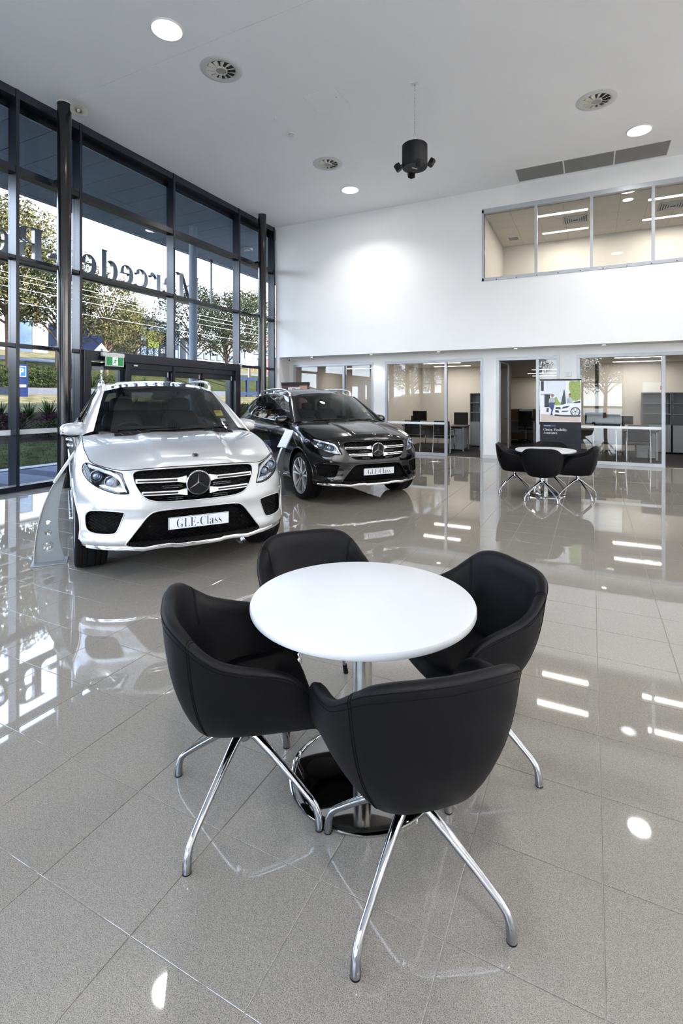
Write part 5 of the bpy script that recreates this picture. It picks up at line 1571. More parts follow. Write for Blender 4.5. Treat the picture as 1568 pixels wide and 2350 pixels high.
# office behind the black car
desk((-7.2, 15.3), 1.8, 0.8, 'office desk in the room behind the black car', -1)
monitor((-7.4, 15.2), 3.1, 'black monitor in the office behind the black car')
o = empty('white_board', (-7.0, YO, 1.0), label='large white board on the wall behind the black car', cat='whiteboard')
MB().box(-0.8, 0.8, -0.025, 0, 0, 1.2).obj('board', 'white_laminate', o, bevel=0.003)
MB().box(-0.82, 0.82, -0.03, 0, -0.025, 0.0).obj('pen_tray', 'alu_frame', o)
# room right of the banner
desk((0.55, 15.0), 1.9, 0.8, 'office desk right of the banner with two monitors on it')
monitor((0.10, 14.95), 3.0, 'larger black monitor left on the desk right of the banner', w_=0.5, h_=0.31)
monitor((0.75, 15.1), 3.25, 'low black monitor right on the desk beside the banner', w_=0.46, h_=0.22)
visitor_chair((0.30, 14.2), PI / 2, 'black visitor chair left in the office beside the banner')
visitor_chair((1.02, 14.25), PI / 2, 'black visitor chair right in the office beside the banner')
task_chair((0.5, 15.75), -PI / 2, 'black task chair behind the two-monitor desk')
shelf_unit(1.30, 1.98, 16.5, 16.9, 'grey shelf cabinet against the wall, partly behind office glass')
shelf_unit(2.02, 2.72, 16.5, 16.9, 'grey shelf cabinet seen through the open right-hand doorway')
o = empty('fire_notice', (1.62, YO, 1.45), label='small white panel with red fire sign on the office wall', cat='sign')
MB().box(-0.28, 0.28, -0.012, 0, 0.27, 0.55).obj('panel', 'white_plastic', o, bevel=0.003)
mat('sign_red', srgb(196, 44, 36), 0.5, noise=(8, 0.03))
MB().box(0.16, 0.23, -0.016, -0.012, 0.34, 0.46).obj('red_label', 'sign_red', o)
# open plan seen through the doorway
desk((-2.6, 19.0), 1.7, 0.75, 'workstation desk in the open plan beyond the doorway', -1)
for k, (xx, lb) in enumerate(((-3.2, 'left'), (-2.22, 'middle'), (-1.28, 'right'))):
    o = empty('desk_screen', (xx, 19.42, 0.002), label=f'{lb} brown fabric desk screen beyond the open doorway', cat='partition', group='brown desk screens')
    MB().box(-0.46, 0.46, -0.02, 0.02, 0.03, 1.14).obj('fabric_panel', 'partition_brown', o, bevel=0.004)
    MB().box(0.462, 0.492, -0.025, 0.025, 0, 1.18).obj('post', 'white_plastic', o)
    MB().box(-0.46, 0.462, -0.025, 0.025, 1.14, 1.165).obj('top_rail', 'white_plastic', o)
task_chair((-2.05, 18.6), PI / 2, 'black task chair at the workstation beyond the doorway')
monitor((-2.1, 19.05), 0.1, 'black monitor on the workstation beyond the doorway')

# ================================================================== mezzanine room
ZM = 6.15
MB().box(-2.48, 6.1, YF + 0.16, 16.0, 3.55, 3.62).obj('floor_mezzanine', 'carpet', kind='structure')
w = MB(); w.box(-2.5, -2.4, YF + 0.16, 16.0, 3.6, 6.6).box(-2.5, 6.1, 15.9, 16.0, 3.6, 6.6).box(6.05, 6.15, YF + 0.16, 16, 3.6, 6.6)
w.obj('wall_mezzanine', 'beige_wall', kind='structure')
mc = MB().box(-2.4, 6.05, YF + 0.16, 15.9, ZM + 0.012, ZM + 0.1).obj('ceiling_mezzanine', 'ceiling_line', kind='structure')
_ct = MB().box(0.004, 0.596, 0.004, 0.596, 0, 0.012).mesh('ceiling_tile'); _ct.materials.append(MATS['office_ceiling'])
for i in range(14):
    for j in range(6):
        x, y = -2.4 + 0.6 * i, 15.9 - 0.6 * (j + 1)
        if y < YF + 0.14 or x + 0.6 > 6.06: continue
        t_ = bpy.data.objects.new('ceiling_tile', _ct); COL.objects.link(t_); t_.location = (x, y, ZM); t_.parent = mc
GM = 'linear lights in the mezzanine'
linear_light(-1.23, -0.06, 13.55, ZM, 'front left linear light in the mezzanine room', 24, GM)
linear_light(-1.23, -0.06, 15.02, ZM, 'rear left linear light in the mezzanine room', 24, GM)
linear_light(1.17, 2.34, 13.55, ZM, 'front right linear light in the mezzanine room', 24, GM)
linear_light(1.17, 2.34, 15.02, ZM, 'rear right linear light in the mezzanine room', 24, GM)
linear_light(3.57, 4.74, 14.3, ZM, 'linear light at the far right of the mezzanine room', 24, GM)
o = empty('mezzanine_downlight', (0.76, 13.34, ZM), label='round recessed light in the mezzanine ceiling between the linear lights', cat='downlight')
MB().lathe([(0.10, -0.003), (0.11, -0.01), (0.13, -0.004), (0.132, 0)], n=32).obj('trim_ring', 'white_plastic', o, smooth=40)
MB().lathe([(0, -0.005), (0.102, -0.005)], n=28).obj('lens', 'lamp_emit_soft', o)
for xx, lb in ((-0.36, 'left'), (1.74, 'right')):
    o = empty('square_diffuser', (xx, 14.2, ZM), label=f'{lb} square louvred air diffuser in the mezzanine ceiling', cat='air diffuser', group='square diffusers in the mezzanine')
    for k in range(5):
        h = 0.28 - 0.05 * k; z = -0.004 - 0.004 * k
        for a in range(4):
            MB().box(-h, h, -h, -h + 0.02, z - 0.01, z).xf(Matrix.Rotation(a * PI / 2, 4, 'Z')).obj('vane', 'diffuser_paint', o)
    MB().box(-0.29, 0.29, -0.29, 0.29, -0.003, -0.0005).obj('throat', 'duct_dark', o)
o = empty('exhaust_grille', (-2.0, 15.1, ZM), label='small grey exhaust grille in the mezzanine ceiling corner', cat='air grille')
MB().box(-0.16, 0.16, -0.16, 0.16, -0.012, 0).obj('frame', 'white_plastic', o)
MB().box(-0.13, 0.13, -0.13, 0.13, -0.015, -0.012).obj('core', 'grille_grey', o)
o = empty('ceiling_detector', (0.87, 14.9, ZM), label='small white detector in the mezzanine ceiling', cat='detector')
MB().lathe([(0.05, 0), (0.05, -0.02), (0.035, -0.045), (0, -0.048)], n=20).obj('body', 'white_plastic', o, smooth=40)
MB().lathe([(0.0505, -0.008), (0.0505, -0.014)], n=20).obj('vent_band', 'duct_dark', o)
o = empty('mezzanine_desk', (1.9, 13.35, 3.62), label='desk inside the mezzanine window carrying a monitor', cat='desk')
MB().box(-1.0, 1.0, -0.38, 0.38, 0.70, 0.73).obj('desk_top', 'desk_top', o, bevel=0.003)
for s in (-1, 1): MB().box(s * 0.94 - 0.02, s * 0.94 + 0.02, -0.35, 0.35, 0, 0.70).obj('leg', 'desk_grey', o)
monitor((1.35, 13.25), 0.35, 'black monitor leaning just above the mezzanine sill', z=4.35, w_=0.52, h_=0.12)

# ================================================================== roller banner
b = empty('roller_banner', (-0.585, 11.55, 0), rz=math.radians(8), label='tall roller banner with street photo above a navy text panel', cat='banner')
mat('banner_navy', srgb(22, 25, 34), 0.6, 0.0, 0.2, noise=(4, 0.02)); mat('banner_sky', srgb(226, 232, 240), 0.55, noise=(3, 0.02)); mat('banner_ground', srgb(204, 190, 182), 0.55, noise=(3, 0.04))
mat('banner_green', srgb(142, 160, 92), 0.6, noise=(26, 0.25)); mat('banner_dark', srgb(44, 52, 60), 0.6, noise=(20, 0.2)); mat('banner_grey', srgb(176, 182, 190), 0.55, noise=(12, 0.08))
mat('banner_white', srgb(240, 242, 246), 0.5, noise=(5, 0.01)); mat('banner_skin', srgb(150, 116, 96), 0.6, noise=(9, 0.05)); mat('banner_blue', srgb(40, 56, 104), 0.5, noise=(5, 0.03))
W_ = 0.40
MB().box(-W_ - 0.03, W_ + 0.03, -0.12, 0.12, 0.0, 0.09).obj('cassette_base', 'grey_steel', b, bevel=0.02, seg=3)
MB().box(-W_, W_, -0.004, 0.002, 0.09, 1.93).obj('banner_sheet', 'banner_navy', b)
MB().box(-W_ - 0.006, W_ + 0.006, -0.014, 0.012, 1.925, 1.955).obj('top_bar', 'black_plastic', b, bevel=0.003)
MB().tube([(0, 0.03, 0.05), (0, 0.015, 1.93)], 0.01, 8).obj('support_pole', 'grey_steel', b)
def flat(name, pts, m, lay, sm=0, kind=None):
    P = smooth_outline(pts, sm).tolist() if sm else pts
    y = -0.0045 - 0.0005 * lay
    tr = tessellate_polygon([[Vector((p[0], p[1], 0)) for p in P]])
    return MB().add([(p[0], y, p[1]) for p in P], [tuple(t) for t in tr]).obj(name, m, b, kind=kind)
flat('print_margin', [(-W_, 1.05), (W_, 1.05), (W_, 1.925), (-W_, 1.925)], 'banner_white', 0)
E_ = W_ - 0.014
flat('print_sky', [(-E_, 1.057), (E_, 1.057), (E_, 1.918), (-E_, 1.918)], 'banner_sky', 1)
flat('print_street', [(-E_, 1.057), (E_, 1.057), (E_, 1.185), (-0.1, 1.20), (-E_, 1.215)], 'banner_ground', 2)
flat('print_house', [(-E_, 1.215), (-0.10, 1.205), (-0.10, 1.62), (-0.20, 1.68), (-E_, 1.66)], 'banner_white', 2)
flat('print_awning', [(-E_, 1.645), (-0.18, 1.655), (-0.11, 1.62), (-0.11, 1.60), (-E_, 1.615)], 'banner_grey', 3)
flat('print_door', [(-0.314, 1.36), (-0.203, 1.36), (-0.203, 1.628), (-0.314, 1.637)], 'banner_dark', 4)
flat('print_sign', [(-E_, 1.706), (-0.326, 1.706), (-0.326, 1.915), (-E_, 1.915)], 'banner_dark', 4)
flat('print_shrubs', [(-0.12, 1.42), (0.02, 1.40), (0.06, 1.44), (-0.02, 1.47), (-0.08, 1.58), (-0.13, 1.52)], 'banner_green', 3, 4)
flat('print_cypress', [(0.02, 1.40), (0.095, 1.40), (0.102, 1.53), (0.075, 1.738), (0.05, 1.64), (0.022, 1.50)], 'banner_dark', 4, 4)
flat('print_pillar', [(0.105, 1.40), (0.158, 1.40), (0.158, 1.917), (0.105, 1.917)], 'banner_white', 5)
flat('print_tree', [(0.168, 1.52), (0.26, 1.50), (E_ - .004, 1.50), (E_ - .004, 1.90), (0.30, 1.905), (0.18, 1.90), (0.165, 1.76), (0.20, 1.63)], 'banner_green', 4, 4)
flat('print_shadow', [(-0.12, 1.175), (0.10, 1.165), (E_, 1.165), (E_, 1.215), (-0.1, 1.215)], 'banner_dark', 5)
flat('print_car', [(-0.105, 1.235), (-0.03, 1.205), (0.20, 1.20), (E_ - .002, 1.21), (E_ - .002, 1.51), (0.30, 1.485), (0.22, 1.445), (0.11, 1.43), (-0.02, 1.40), (-0.09, 1.37)], 'banner_white', 6, 3)
flat('print_car_window', [(0.235, 1.452), (0.31, 1.484), (E_ - .004, 1.50), (E_ - .004, 1.455), (0.30, 1.448)], 'banner_dark', 7)
flat('print_car_grille', [(-0.098, 1.325), (0.008, 1.318), (0.0, 1.365), (-0.085, 1.368)], 'banner_dark', 7)
flat('print_car_intake', [(-0.10, 1.25), (-0.02, 1.245), (-0.035, 1.295), (-0.10, 1.30)], 'banner_dark', 7)
flat('print_car_side_intake', [(0.02, 1.255), (0.14, 1.265), (0.16, 1.292), (0.03, 1.285)], 'banner_dark', 7)
flat('print_car_lamp', [(0.03, 1.33), (0.13, 1.345), (0.19, 1.395), (0.05, 1.372)], 'banner_blue', 7)
for r_, m_, l_ in ((0.098, 'banner_dark', 8), (0.078, 'banner_grey', 9), (0.03, 'banner_dark', 10)):
    flat('print_wheel', [(0.288 + r_ * math.cos(t), 1.268 + r_ * math.sin(t)) for t in [2 * PI * k / 20 for k in range(20)]], m_, l_)
for k in range(5):
    q = PI / 2 + 2 * PI * k / 5
    flat('print_spoke', [(0.288 + 0.02 * math.cos(q + .6), 1.268 + 0.02 * math.sin(q + .6)), (0.288 + 0.02 * math.cos(q - .6), 1.268 + 0.02 * math.sin(q - .6)), (0.288 + 0.076 * math.cos(q - .16), 1.268 + 0.076 * math.sin(q - .16)), (0.288 + 0.076 * math.cos(q + .16), 1.268 + 0.076 * math.sin(q + .16))], 'banner_white', 11)
flat('print_walker_trousers', [(-0.205, 1.185), (-0.145, 1.19), (-0.16, 1.24), (-0.125, 1.36), (-0.105, 1.47), (-0.215, 1.47), (-0.222, 1.38), (-0.175, 1.30), (-0.19, 1.22)], 'banner_blue', 8)
flat('print_walker_shirt', [(-0.228, 1.45), (-0.20, 1.46), (-0.11, 1.46), (-0.10, 1.50), (-0.115, 1.545), (-0.15, 1.57), (-0.19, 1.565), (-0.222, 1.53)], 'banner_grey', 9)
flat('print_walker_head', [(-0.155 + 0.027 * math.cos(t), 1.608 + 0.036 * math.sin(t)) for t in [2 * PI * k / 14 for k in range(14)]], 'banner_skin', 9)
flat('print_walker_bag', [(-0.275, 1.255), (-0.232, 1.255), (-0.228, 1.34), (-0.268, 1.34)], 'banner_dark', 8)
flat('print_driver_shirt', [(0.125, 1.44), (0.235, 1.45), (0.235, 1.53), (0.205, 1.57), (0.16, 1.57), (0.125, 1.53)], 'banner_grey', 5)
flat('print_driver_head', [(0.184 + 0.027 * math.cos(t), 1.606 + 0.034 * math.sin(t)) for t in [2 * PI * k / 14 for k in range(14)]], 'banner_skin', 6)
flat('print_driver_hair', [(0.157, 1.61), (0.165, 1.645), (0.19, 1.652), (0.215, 1.635), (0.205, 1.625), (0.17, 1.628)], 'banner_dark', 7)
flat('print_tag', [(-0.332, 0.948), (-0.092, 0.948), (-0.092, 0.985), (-0.332, 0.985)], 'banner_blue', 1)
for s_, z_, w_t in (('Choice. Flexibility.', 0.859, 0.468), ('Assurance.', 0.793, 0.282)):
    me, mn, mx_ = text_mesh(s_, 0.08, 0.0, -0.0010, 1.0)
    t_ = mobj('banner_lettering', me, 'banner_white', b, kind='stuff')
    k_ = w_t / (mx_[0] - mn[0])
    t_.rotation_euler = (PI / 2, 0, 0); t_.scale = (k_, 0.95, 1); t_.location = (-0.332 - mn[0] * k_, -0.0058, z_)
me, mn, mx_ = text_mesh('Mercedes-Benz', 0.022, 0.0, 0.0, 1.0)
t_ = mobj('tag_lettering', me, 'banner_white', b, kind='stuff'); k_ = 0.13 / (mx_[0] - mn[0]); t_.scale = (k_, 1, 1); t_.rotation_euler = (PI / 2, 0, 0); t_.location = (-0.323 - mn[0] * k_, -0.0058, 0.960)

# ================================================================== display totem behind the black car
mat('totem_black', srgb(28, 24, 26), 0.4, noise=(5, 0.04)); mat('totem_brown', srgb(96, 62, 62), 0.5, noise=(3, 0.10)); mat('totem_rose', srgb(196, 150, 132), 0.5, noise=(3, 0.05)); mat('totem_white', srgb(240, 236, 232), 0.4, noise=(5, 0.01))
t = empty('display_totem', (-7.46, 12.05, 0), rz=0, label='black-capped display totem with brown and rose print behind the black car', cat='display stand')
MB().box(-0.44, 0.44, -0.10, 0.10, 0.0, 0.06).obj('base', 'totem_black', t, bevel=0.004)
MB().box(-0.42, 0.42, -0.06, 0.06, 0.06, 1.92).obj('print_panel', 'totem_brown', t, bevel=0.003)
MB().box(0.17, 0.415, -0.0625, -0.06, 0.06, 1.92).obj('rose_print', 'totem_rose', t)
MB().box(-0.43, 0.43, -0.07, 0.07, 1.905, 2.0).obj('cap', 'totem_black', t, bevel=0.004)
MB().box(-0.2, 0.19, -0.0655, -0.0628, 1.76, 1.86).obj('white_print', 'totem_white', t)
MB().tube([(-0.02 + 0.045 * math.cos(q), -0.067, 1.80 + 0.035 * math.sin(q)) for q in np.linspace(0, 2 * PI, 20)], 0.006, 6, caps=False).obj('ring_print', 'totem_brown', t)

# ================================================================== price stands
mat('stand_grey', srgb(142, 148, 152), 0.34, 0.45, noise=(8, 0.03))
mat('stand_light', srgb(196, 200, 204), 0.3, 0.4, noise=(8, 0.02))
mat('price_card', srgb(238, 240, 246), 0.35, noise=(8, 0.01))
def price_stand(loc, rz, label, H=1.02):
    o = empty('price_stand', (*loc, 0), rz=rz, label=label, cat='sign stand', group='curved price stands beside the cars')
    # fin profile in local x (width) / z, leaning towards +x
    back = [(-0.15, 0.012), (-0.145, 0.15), (-0.125, 0.32), (-0.08, 0.52), (-0.01, 0.70), (0.05, 0.80)]
    frnt = [(0.115, 0.84), (0.085, 0.72), (0.055, 0.55), (0.045, 0.38), (0.06, 0.20), (0.105, 0.012)]
    A = smooth_outline(back, 5, False); B_ = smooth_outline(frnt, 5, False)
    O = [tuple(p) for p in A] + [tuple(p) for p in B_]
    holes = [(-0.035, 0.155, 0.048), (-0.035, 0.285, 0.030), (-0.035, 0.38, 0.022)]
    loops = [[Vector((p[0], p[1], 0)) for p in O]] + [[Vector((cx + r * math.cos(q), cz + r * math.sin(q), 0)) for q in [2 * PI * k / 24 for k in range(24)]] for cx, cz, r in holes]
    tr = tessellate_polygon(loops); allp = [p for l in loops for p in l]
    mb = MB(); n = len(allp)
    mb.add([(p.x, -0.006, p.y) for p in allp] + [(p.x, 0.006, p.y) for p in allp], [tuple(t) for t in tr] + [tuple(n + i for i in t) for t in tr])
    st = 0
    for l in loops:
        m = len(l); mb.add([(p.x, -0.006, p.y) for p in l] + [(p.x, 0.006, p.y) for p in l], [(i, (i + 1) % m, m + (i + 1) % m, m + i) for i in range(m)])
    mb.obj('fin', 'stand_grey', o, smooth=25)
    mb = MB()
    P = [[(p[0] - 0.004, -0.02, p[1]), (p[0] - 0.004, 0.02, p[1]), (p[0] + 0.004, 0.02, p[1]), (p[0] + 0.004, -0.02, p[1]), (p[0] - 0.004, -0.02, p[1])] for p in A]
    mb.grid(P).obj('edge_strip', 'stand_light', o, smooth=40)
    MB().box(-0.17, 0.13, -0.11, 0.11, 0.0, 0.012).obj('foot_plate', 'stand_grey', o, bevel=0.003)
    M = Matrix.Translation((0.105, 0, 0.90)) @ Matrix.Rotation(math.radians(32), 4, 'Y')
    hd = MB().box(-0.012, 0.012, -0.11, 0.11, -0.16, 0.16).xf(M).obj('card_holder', 'stand_light', o, bevel=0.003)
    MB().box(-0.0145, -0.0125, -0.09, 0.09, -0.14, 0.14).xf(M).obj('price_card', 'price_card', hd)
    return o
price_stand((-4.56, 3.02), math.radians(52), 'grey curved price stand with three holes left of the white car')
price_stand((-4.418, 6.695), math.radians(70), 'grey curved price stand with white card beside the black car wheel')
# ================================================================== outside
rnd = random.Random(11)
mat('paver_blue', srgb(89, 93, 99), 0.75, 0.0, 0.0, noise=(14, 0.10)); mat('paver_dark', srgb(69, 71, 77), 0.75, 0.0, 0.0, noise=(14, 0.10))
mat('kerb_white', srgb(128, 128, 125), 0.7, 0.0, 0.0, noise=(6, 0.04))
mat('soil', srgb(42, 35, 29), 0.95, 0.0, 0.0, noise=(20, 0.2))
mat('asphalt', srgb(78, 81, 87), 0.85, 0.0, 0.0, noise=(60, 0.10))
mat('canopy_grey', srgb(140, 150, 164), 0.6, 0.0, 0.0, noise=(3, 0.03)); mat('canopy_joint', srgb(20, 22, 26), 0.7, 0.0, 0.0, noise=(3, 0.03))
def grass_mat(name, a, b_, sc=3.0):
    m = mat(name, a, 1.0, 0.0, 0.0)
    nt = m.node_tree; p = nt.nodes['Principled BSDF']
    g = nt.nodes.new('ShaderNodeNewGeometry'); n1 = nt.nodes.new('ShaderNodeTexNoise'); n1.inputs['Scale'].default_value = sc; n1.inputs['Detail'].default_value = 8
    nt.links.new(g.outputs['Position'], n1.inputs['Vector'])
    r = nt.nodes.new('ShaderNodeValToRGB'); r.color_ramp.elements[0].position = 0.35; r.color_ramp.elements[0].color = a; r.color_ramp.elements[1].position = 0.68; r.color_ramp.elements[1].color = b_
    nt.links.new(n1.outputs['Fac'], r.inputs[0]); nt.links.new(r.outputs[0], p.inputs['Base Color'])
grass_mat('lawn_green', srgb(32, 35, 20), srgb(52, 53, 33), 4)
grass_mat('dry_grass', srgb(62, 58, 40), srgb(92, 83, 60), 2)
grass_mat('leaf_eucalypt', srgb(38, 42, 26), srgb(98, 91, 58), 1.6)
grass_mat('leaf_dark', srgb(24, 30, 22), srgb(58, 60, 40), 2.2)
grass_mat('leaf_shrub', srgb(24, 32, 17), srgb(53, 56, 32), 3)
grass_mat('leaf_purple', srgb(27, 14, 20), srgb(42, 22, 24), 4)
grass_mat('leaf_spiky', srgb(27, 37, 18), srgb(51, 60, 32), 4)
mat('bark', srgb(74, 59, 48), 0.9, 0.0, 0.0, noise=(9, 0.25))
mat('pole_white', srgb(190, 190, 190), 0.5, 0.0, 0.0, noise=(4, 0.03))
GP = [(-8.72, -0.01), (-11.05, -0.01), (-11.4, 0.0), (-15.8, 0.18), (-19.0, 1.02), (-25.0, 1.74), (-25.2, 2.02), (-28.5, 2.5), (-33.0, 4.0), (-36, 4.4), (-47.0, 6.0), (-60, 8.0), (-120, 12)]
def gz(x):
    return interp([(a, b_) for a, b_ in GP[::-1]], x)
def strip(name, x0, x1, m, dz=0.0, y0=-25, y1=110, kind='structure'):
    xs_ = [x0] + [p[0] for p in GP if x1 < p[0] < x0] + [x1]
    P = [[(x, y, gz(x) + dz) for y in (y0, y1)] for x in xs_]
    b0 = [[(x, y, gz(x) + dz - 0.4) for y in (y0, y1)] for x in xs_]
    return MB().grid(P).obj(name, m, kind=kind)
pv = MB().box(-11.05, -8.72, -8, 40, -0.2, -0.012).obj('paving', 'paver_dark', kind='structure')
_pm = {}
for key in ('paver_blue', 'paver_dark'):
    _pm[key] = MB().box(0.003, 0.257, 0.003, 0.447, -0.04, 0.0).mesh('paver'); _pm[key].materials.append(MATS[key])
k = 0
for j in range(24):
    for i in range(9):
        o = bpy.data.objects.new('paver', _pm['paver_dark' if (j % 3 == 0) else 'paver_blue']); COL.objects.link(o); o.parent = pv
        o.location = (-11.04 + 0.26 * i, 3.6 + 0.45 * j, 0); k += 1
MB().box(-11.4, -11.05, -8, 40, -0.2, 0.02).obj('kerb', 'kerb_white', kind='structure')
strip('lawn', -11.4, -15.8, 'lawn_green'); strip('garden_bed', -15.8, -19.0, 'soil'); strip('verge', -19.0, -25.0, 'dry_grass')
strip('bank', -25.2, -33.0, 'lawn_green'); strip('road', -33.0, -36.0, 'asphalt'); strip('far_ground', -36.0, -120.0, 'dry_grass')
MB().box(-25.25, -24.95, -25, 110, 1.2, 2.08).obj('garden_wall', 'paver_dark', kind='structure')
MB().box(-120, 60, -120, 160, -0.6, -0.45).obj('ground', 'dry_grass', kind='structure')

mat('bounce_pale', srgb(188, 186, 180), 0.8, 0.0, 0.0, noise=(2, 0.05))
MB().box(-8.7, 40, -60, YR - 0.25, -0.3, -0.02).obj('bounce_ground', 'bounce_pale', kind='structure')  # added pale slab out of view, bounces daylight up to the ceiling
# grass blades on the near lawn
mb = MB()
for _ in range(9000):
    x = rnd.uniform(-15.8, -11.45); y = rnd.uniform(4.5, 26); h = rnd.uniform(0.03, 0.08); a = rnd.uniform(0, PI); w_ = 0.006; z = gz(x) - 0.005
    c, s = math.cos(a) * w_, math.sin(a) * w_; lx, ly = rnd.uniform(-.03, .03), rnd.uniform(-.03, .03)
    mb.add([(x - c, y - s, z), (x + c, y + s, z), (x + lx, y + ly, z + h)], [(0, 1, 2)])
mb.obj('lawn_grass', 'lawn_green', weld=False, label='short green grass blades on the shaded lawn outside', cat='grass', kind='stuff')

def leaf_cloud(mb, c, r, n, size, flat=0.75):
    for _ in range(n):
        while True:
            p = Vector((rnd.uniform(-1, 1), rnd.uniform(-1, 1), rnd.uniform(-1, 1)))
            if 0.25 < p.length < 1: break
        p = Vector((c[0] + p.x * r, c[1] + p.y * r, c[2] + p.z * r * flat))
        d = Vector((rnd.gauss(0, 1), rnd.gauss(0, 1), rnd.gauss(0, .7) - .4)).normalized(); e = d.cross(Vector((rnd.gauss(0, 1), rnd.gauss(0, 1), rnd.gauss(0, 1)))).normalized()
        s = size * rnd.uniform(.6, 1.3)
        mb.add([p - d * s, p + e * s * .32, p + d * s, p - e * s * .32], [(0, 1, 2, 3)])
def make_tree(h, crown_r, nclump, seed, base_frac=0.35):
    rnd.seed(seed)
    tk, lv = MB(), MB()
    lean = Vector((rnd.uniform(-.1, .1), rnd.uniform(-.1, .1), 1))
    top = lean * h * 0.62
    tk.tube([(0, 0, -0.4), tuple(lean * h * .2), tuple(lean * h * .42 + Vector((rnd.uniform(-.2, .2), rnd.uniform(-.2, .2), 0))), tuple(top)], [h * .022, h * .019, h * .014, h * .008], 8)
    for k in range(nclump):
        a = 2 * PI * (k * 0.618) + rnd.uniform(-.3, .3); f = k / max(1, nclump - 1)
        zz = h * lerp(base_frac, 0.95, f ** 0.9); rr_ = crown_r * math.sqrt(max(0.08, 1 - ((f - 0.42) / 0.62) ** 2)) * rnd.uniform(.45, 1.0)
        c = Vector((rr_ * math.cos(a), rr_ * math.sin(a), zz))
        s0 = lean * (h * lerp(0.25, 0.6, f))
        mid = s0.lerp(c, .5) + Vector((0, 0, h * .03))
        tk.tube([tuple(s0), tuple(mid), tuple(c)], [h * .008, h * .005, h * .002], 6, caps=False)
        leaf_cloud(lv, c, crown_r * rnd.uniform(.30, .46), 430, h * .0142)
    return tk.mesh('trunk', 60), lv.mesh('crown', None, weld=False)
T1 = make_tree(9.0, 3.4, 30, 3); T2 = make_tree(8.0, 2.9, 26, 5, .42); T3 = make_tree(8.5, 3.0, 24, 9, .38)
for t_ in (T1, T2, T3): t_[0].materials.append(MATS['bark'])
T1[1].materials.append(MATS['leaf_eucalypt']); T2[1].materials.append(MATS['leaf_dark']); T3[1].materials.append(MATS['leaf_eucalypt'])
def tree(T, x, y, s, rz, label, sz=1.0, z=None):
    o = empty('tree', (x, y, gz(x) if z is None else z), rz=rz, label=label, cat='tree', group='gum trees across the road')
    o.scale = (s, s, s * sz)
    mobj('trunk', T[0], None, o); mobj('crown', T[1], None, o)
tree(T1, -31, 17.9, 1.10, .3, 'tall gum tree left of the first black column')
tree(T2, -30, 20.2, 0.98, 1.2, 'dark gum tree glimpsed just past the first black column')
tree(T3, -29, 22.9, 0.88, 2.0, 'bright sunlit gum tree above the hinged entrance door', 0.98)
tree(T1, -31, 27.0, 0.66, 4.0, 'smaller sunlit gum tree above the sliding doors', 0.9)
tree(T2, -29, 31.0, 1.02, .6, 'dark spreading tree left of the outside canopy pole', 0.98)
tree(T2, -28.5, 35.0, 1.06, 2.9, 'dark spreading tree right of the outside canopy pole', 0.98)
tree(T1, -33, 44.0, 1.0, 1.1, 'gum tree behind the far black column')
tree(T3, -34, 12.5, 1.15, 5.0, 'gum tree at the left edge of the picture')
for k, (x, y, s) in enumerate(((-14, -16, .9), (-6, -20, 1.0), (1, -19, .85), (8, -22, 1.05), (4, -26, 1.1))):
    tree((T1, T2, T3)[k % 3], x, y, s, k * 1.3, ('tree standing behind the camera by the car park', 'second tree standing behind the camera', 'third tree standing behind the camera', 'fourth tree standing behind the camera', 'fifth tree standing behind the camera')[k], z=-0.05)

# shrubs
def shrub_mesh(kind):
    mb = MB()
    if kind == 'spiky':
        for _ in range(70):
            a = rnd.uniform(0, 2 * PI); el = rnd.uniform(.5, 1.4); L = rnd.uniform(.35, .7); w_ = .014
            d = Vector((math.cos(a) * math.cos(el), math.sin(a) * math.cos(el), math.sin(el))); s = Vector((-math.sin(a), math.cos(a), 0)) * w_
            m = d * L * .6; t = d * L + Vector((0, 0, -.12 * L)); mb.add([-s, s, m + s * .8, m - s * .8, t], [(0, 1, 2, 3), (3, 2, 4)])
    else:
        for _ in range(7):
            leaf_cloud(mb, (rnd.uniform(-.35, .35), rnd.uniform(-.35, .35), rnd.uniform(.2, .5)), .32, 170, .045)
    return mb.mesh('foliage', None, weld=False)
SH = {k: shrub_mesh(k) for k in ('spiky', 'round', 'purple')}
SH['spiky'].materials.append(MATS['leaf_spiky']); SH['round'].materials.append(MATS['leaf_shrub']); SH['purple'].materials.append(MATS['leaf_purple'])
_sm = MB().tube([(0, 0, -.1), (0.01, 0, .2)], [.03, .02], 6).mesh('stem'); _sm.materials.append(MATS['bark'])
rnd.seed(4)
names = {'spiky': ('spiky green tussock', 'tussock'), 'round': ('rounded green shrub', 'shrub'), 'purple': ('purple-leaved shrub', 'shrub')}
def shrub(kind, x, y, s, label, z=None):
    o = empty('spiky_tussock' if kind == 'spiky' else 'garden_shrub', (x, y, gz(x) if z is None else z), rz=rnd.uniform(0, 6), label=label, cat=names[kind][1], group=f'{names[kind][0]}s outside the facade')
    o.scale = (s, s, s)
    mobj('foliage', SH[kind], None, o)
    if kind != 'spiky': mobj('stem', _sm, None, o)
ORDW = ['first', 'second', 'third', 'fourth', 'fifth', 'sixth', 'seventh', 'eighth', 'ninth', 'tenth', 'eleventh', 'twelfth', 'thirteenth', 'fourteenth', 'fifteenth', 'sixteenth', 'seventeenth', 'eighteenth', 'nineteenth', 'twentieth', 'twenty-first', 'twenty-second', 'twenty-third']
cnt = {}
def nth(key):
    cnt[key] = cnt.get(key, 0) + 1
    return ORDW[cnt[key] - 1]
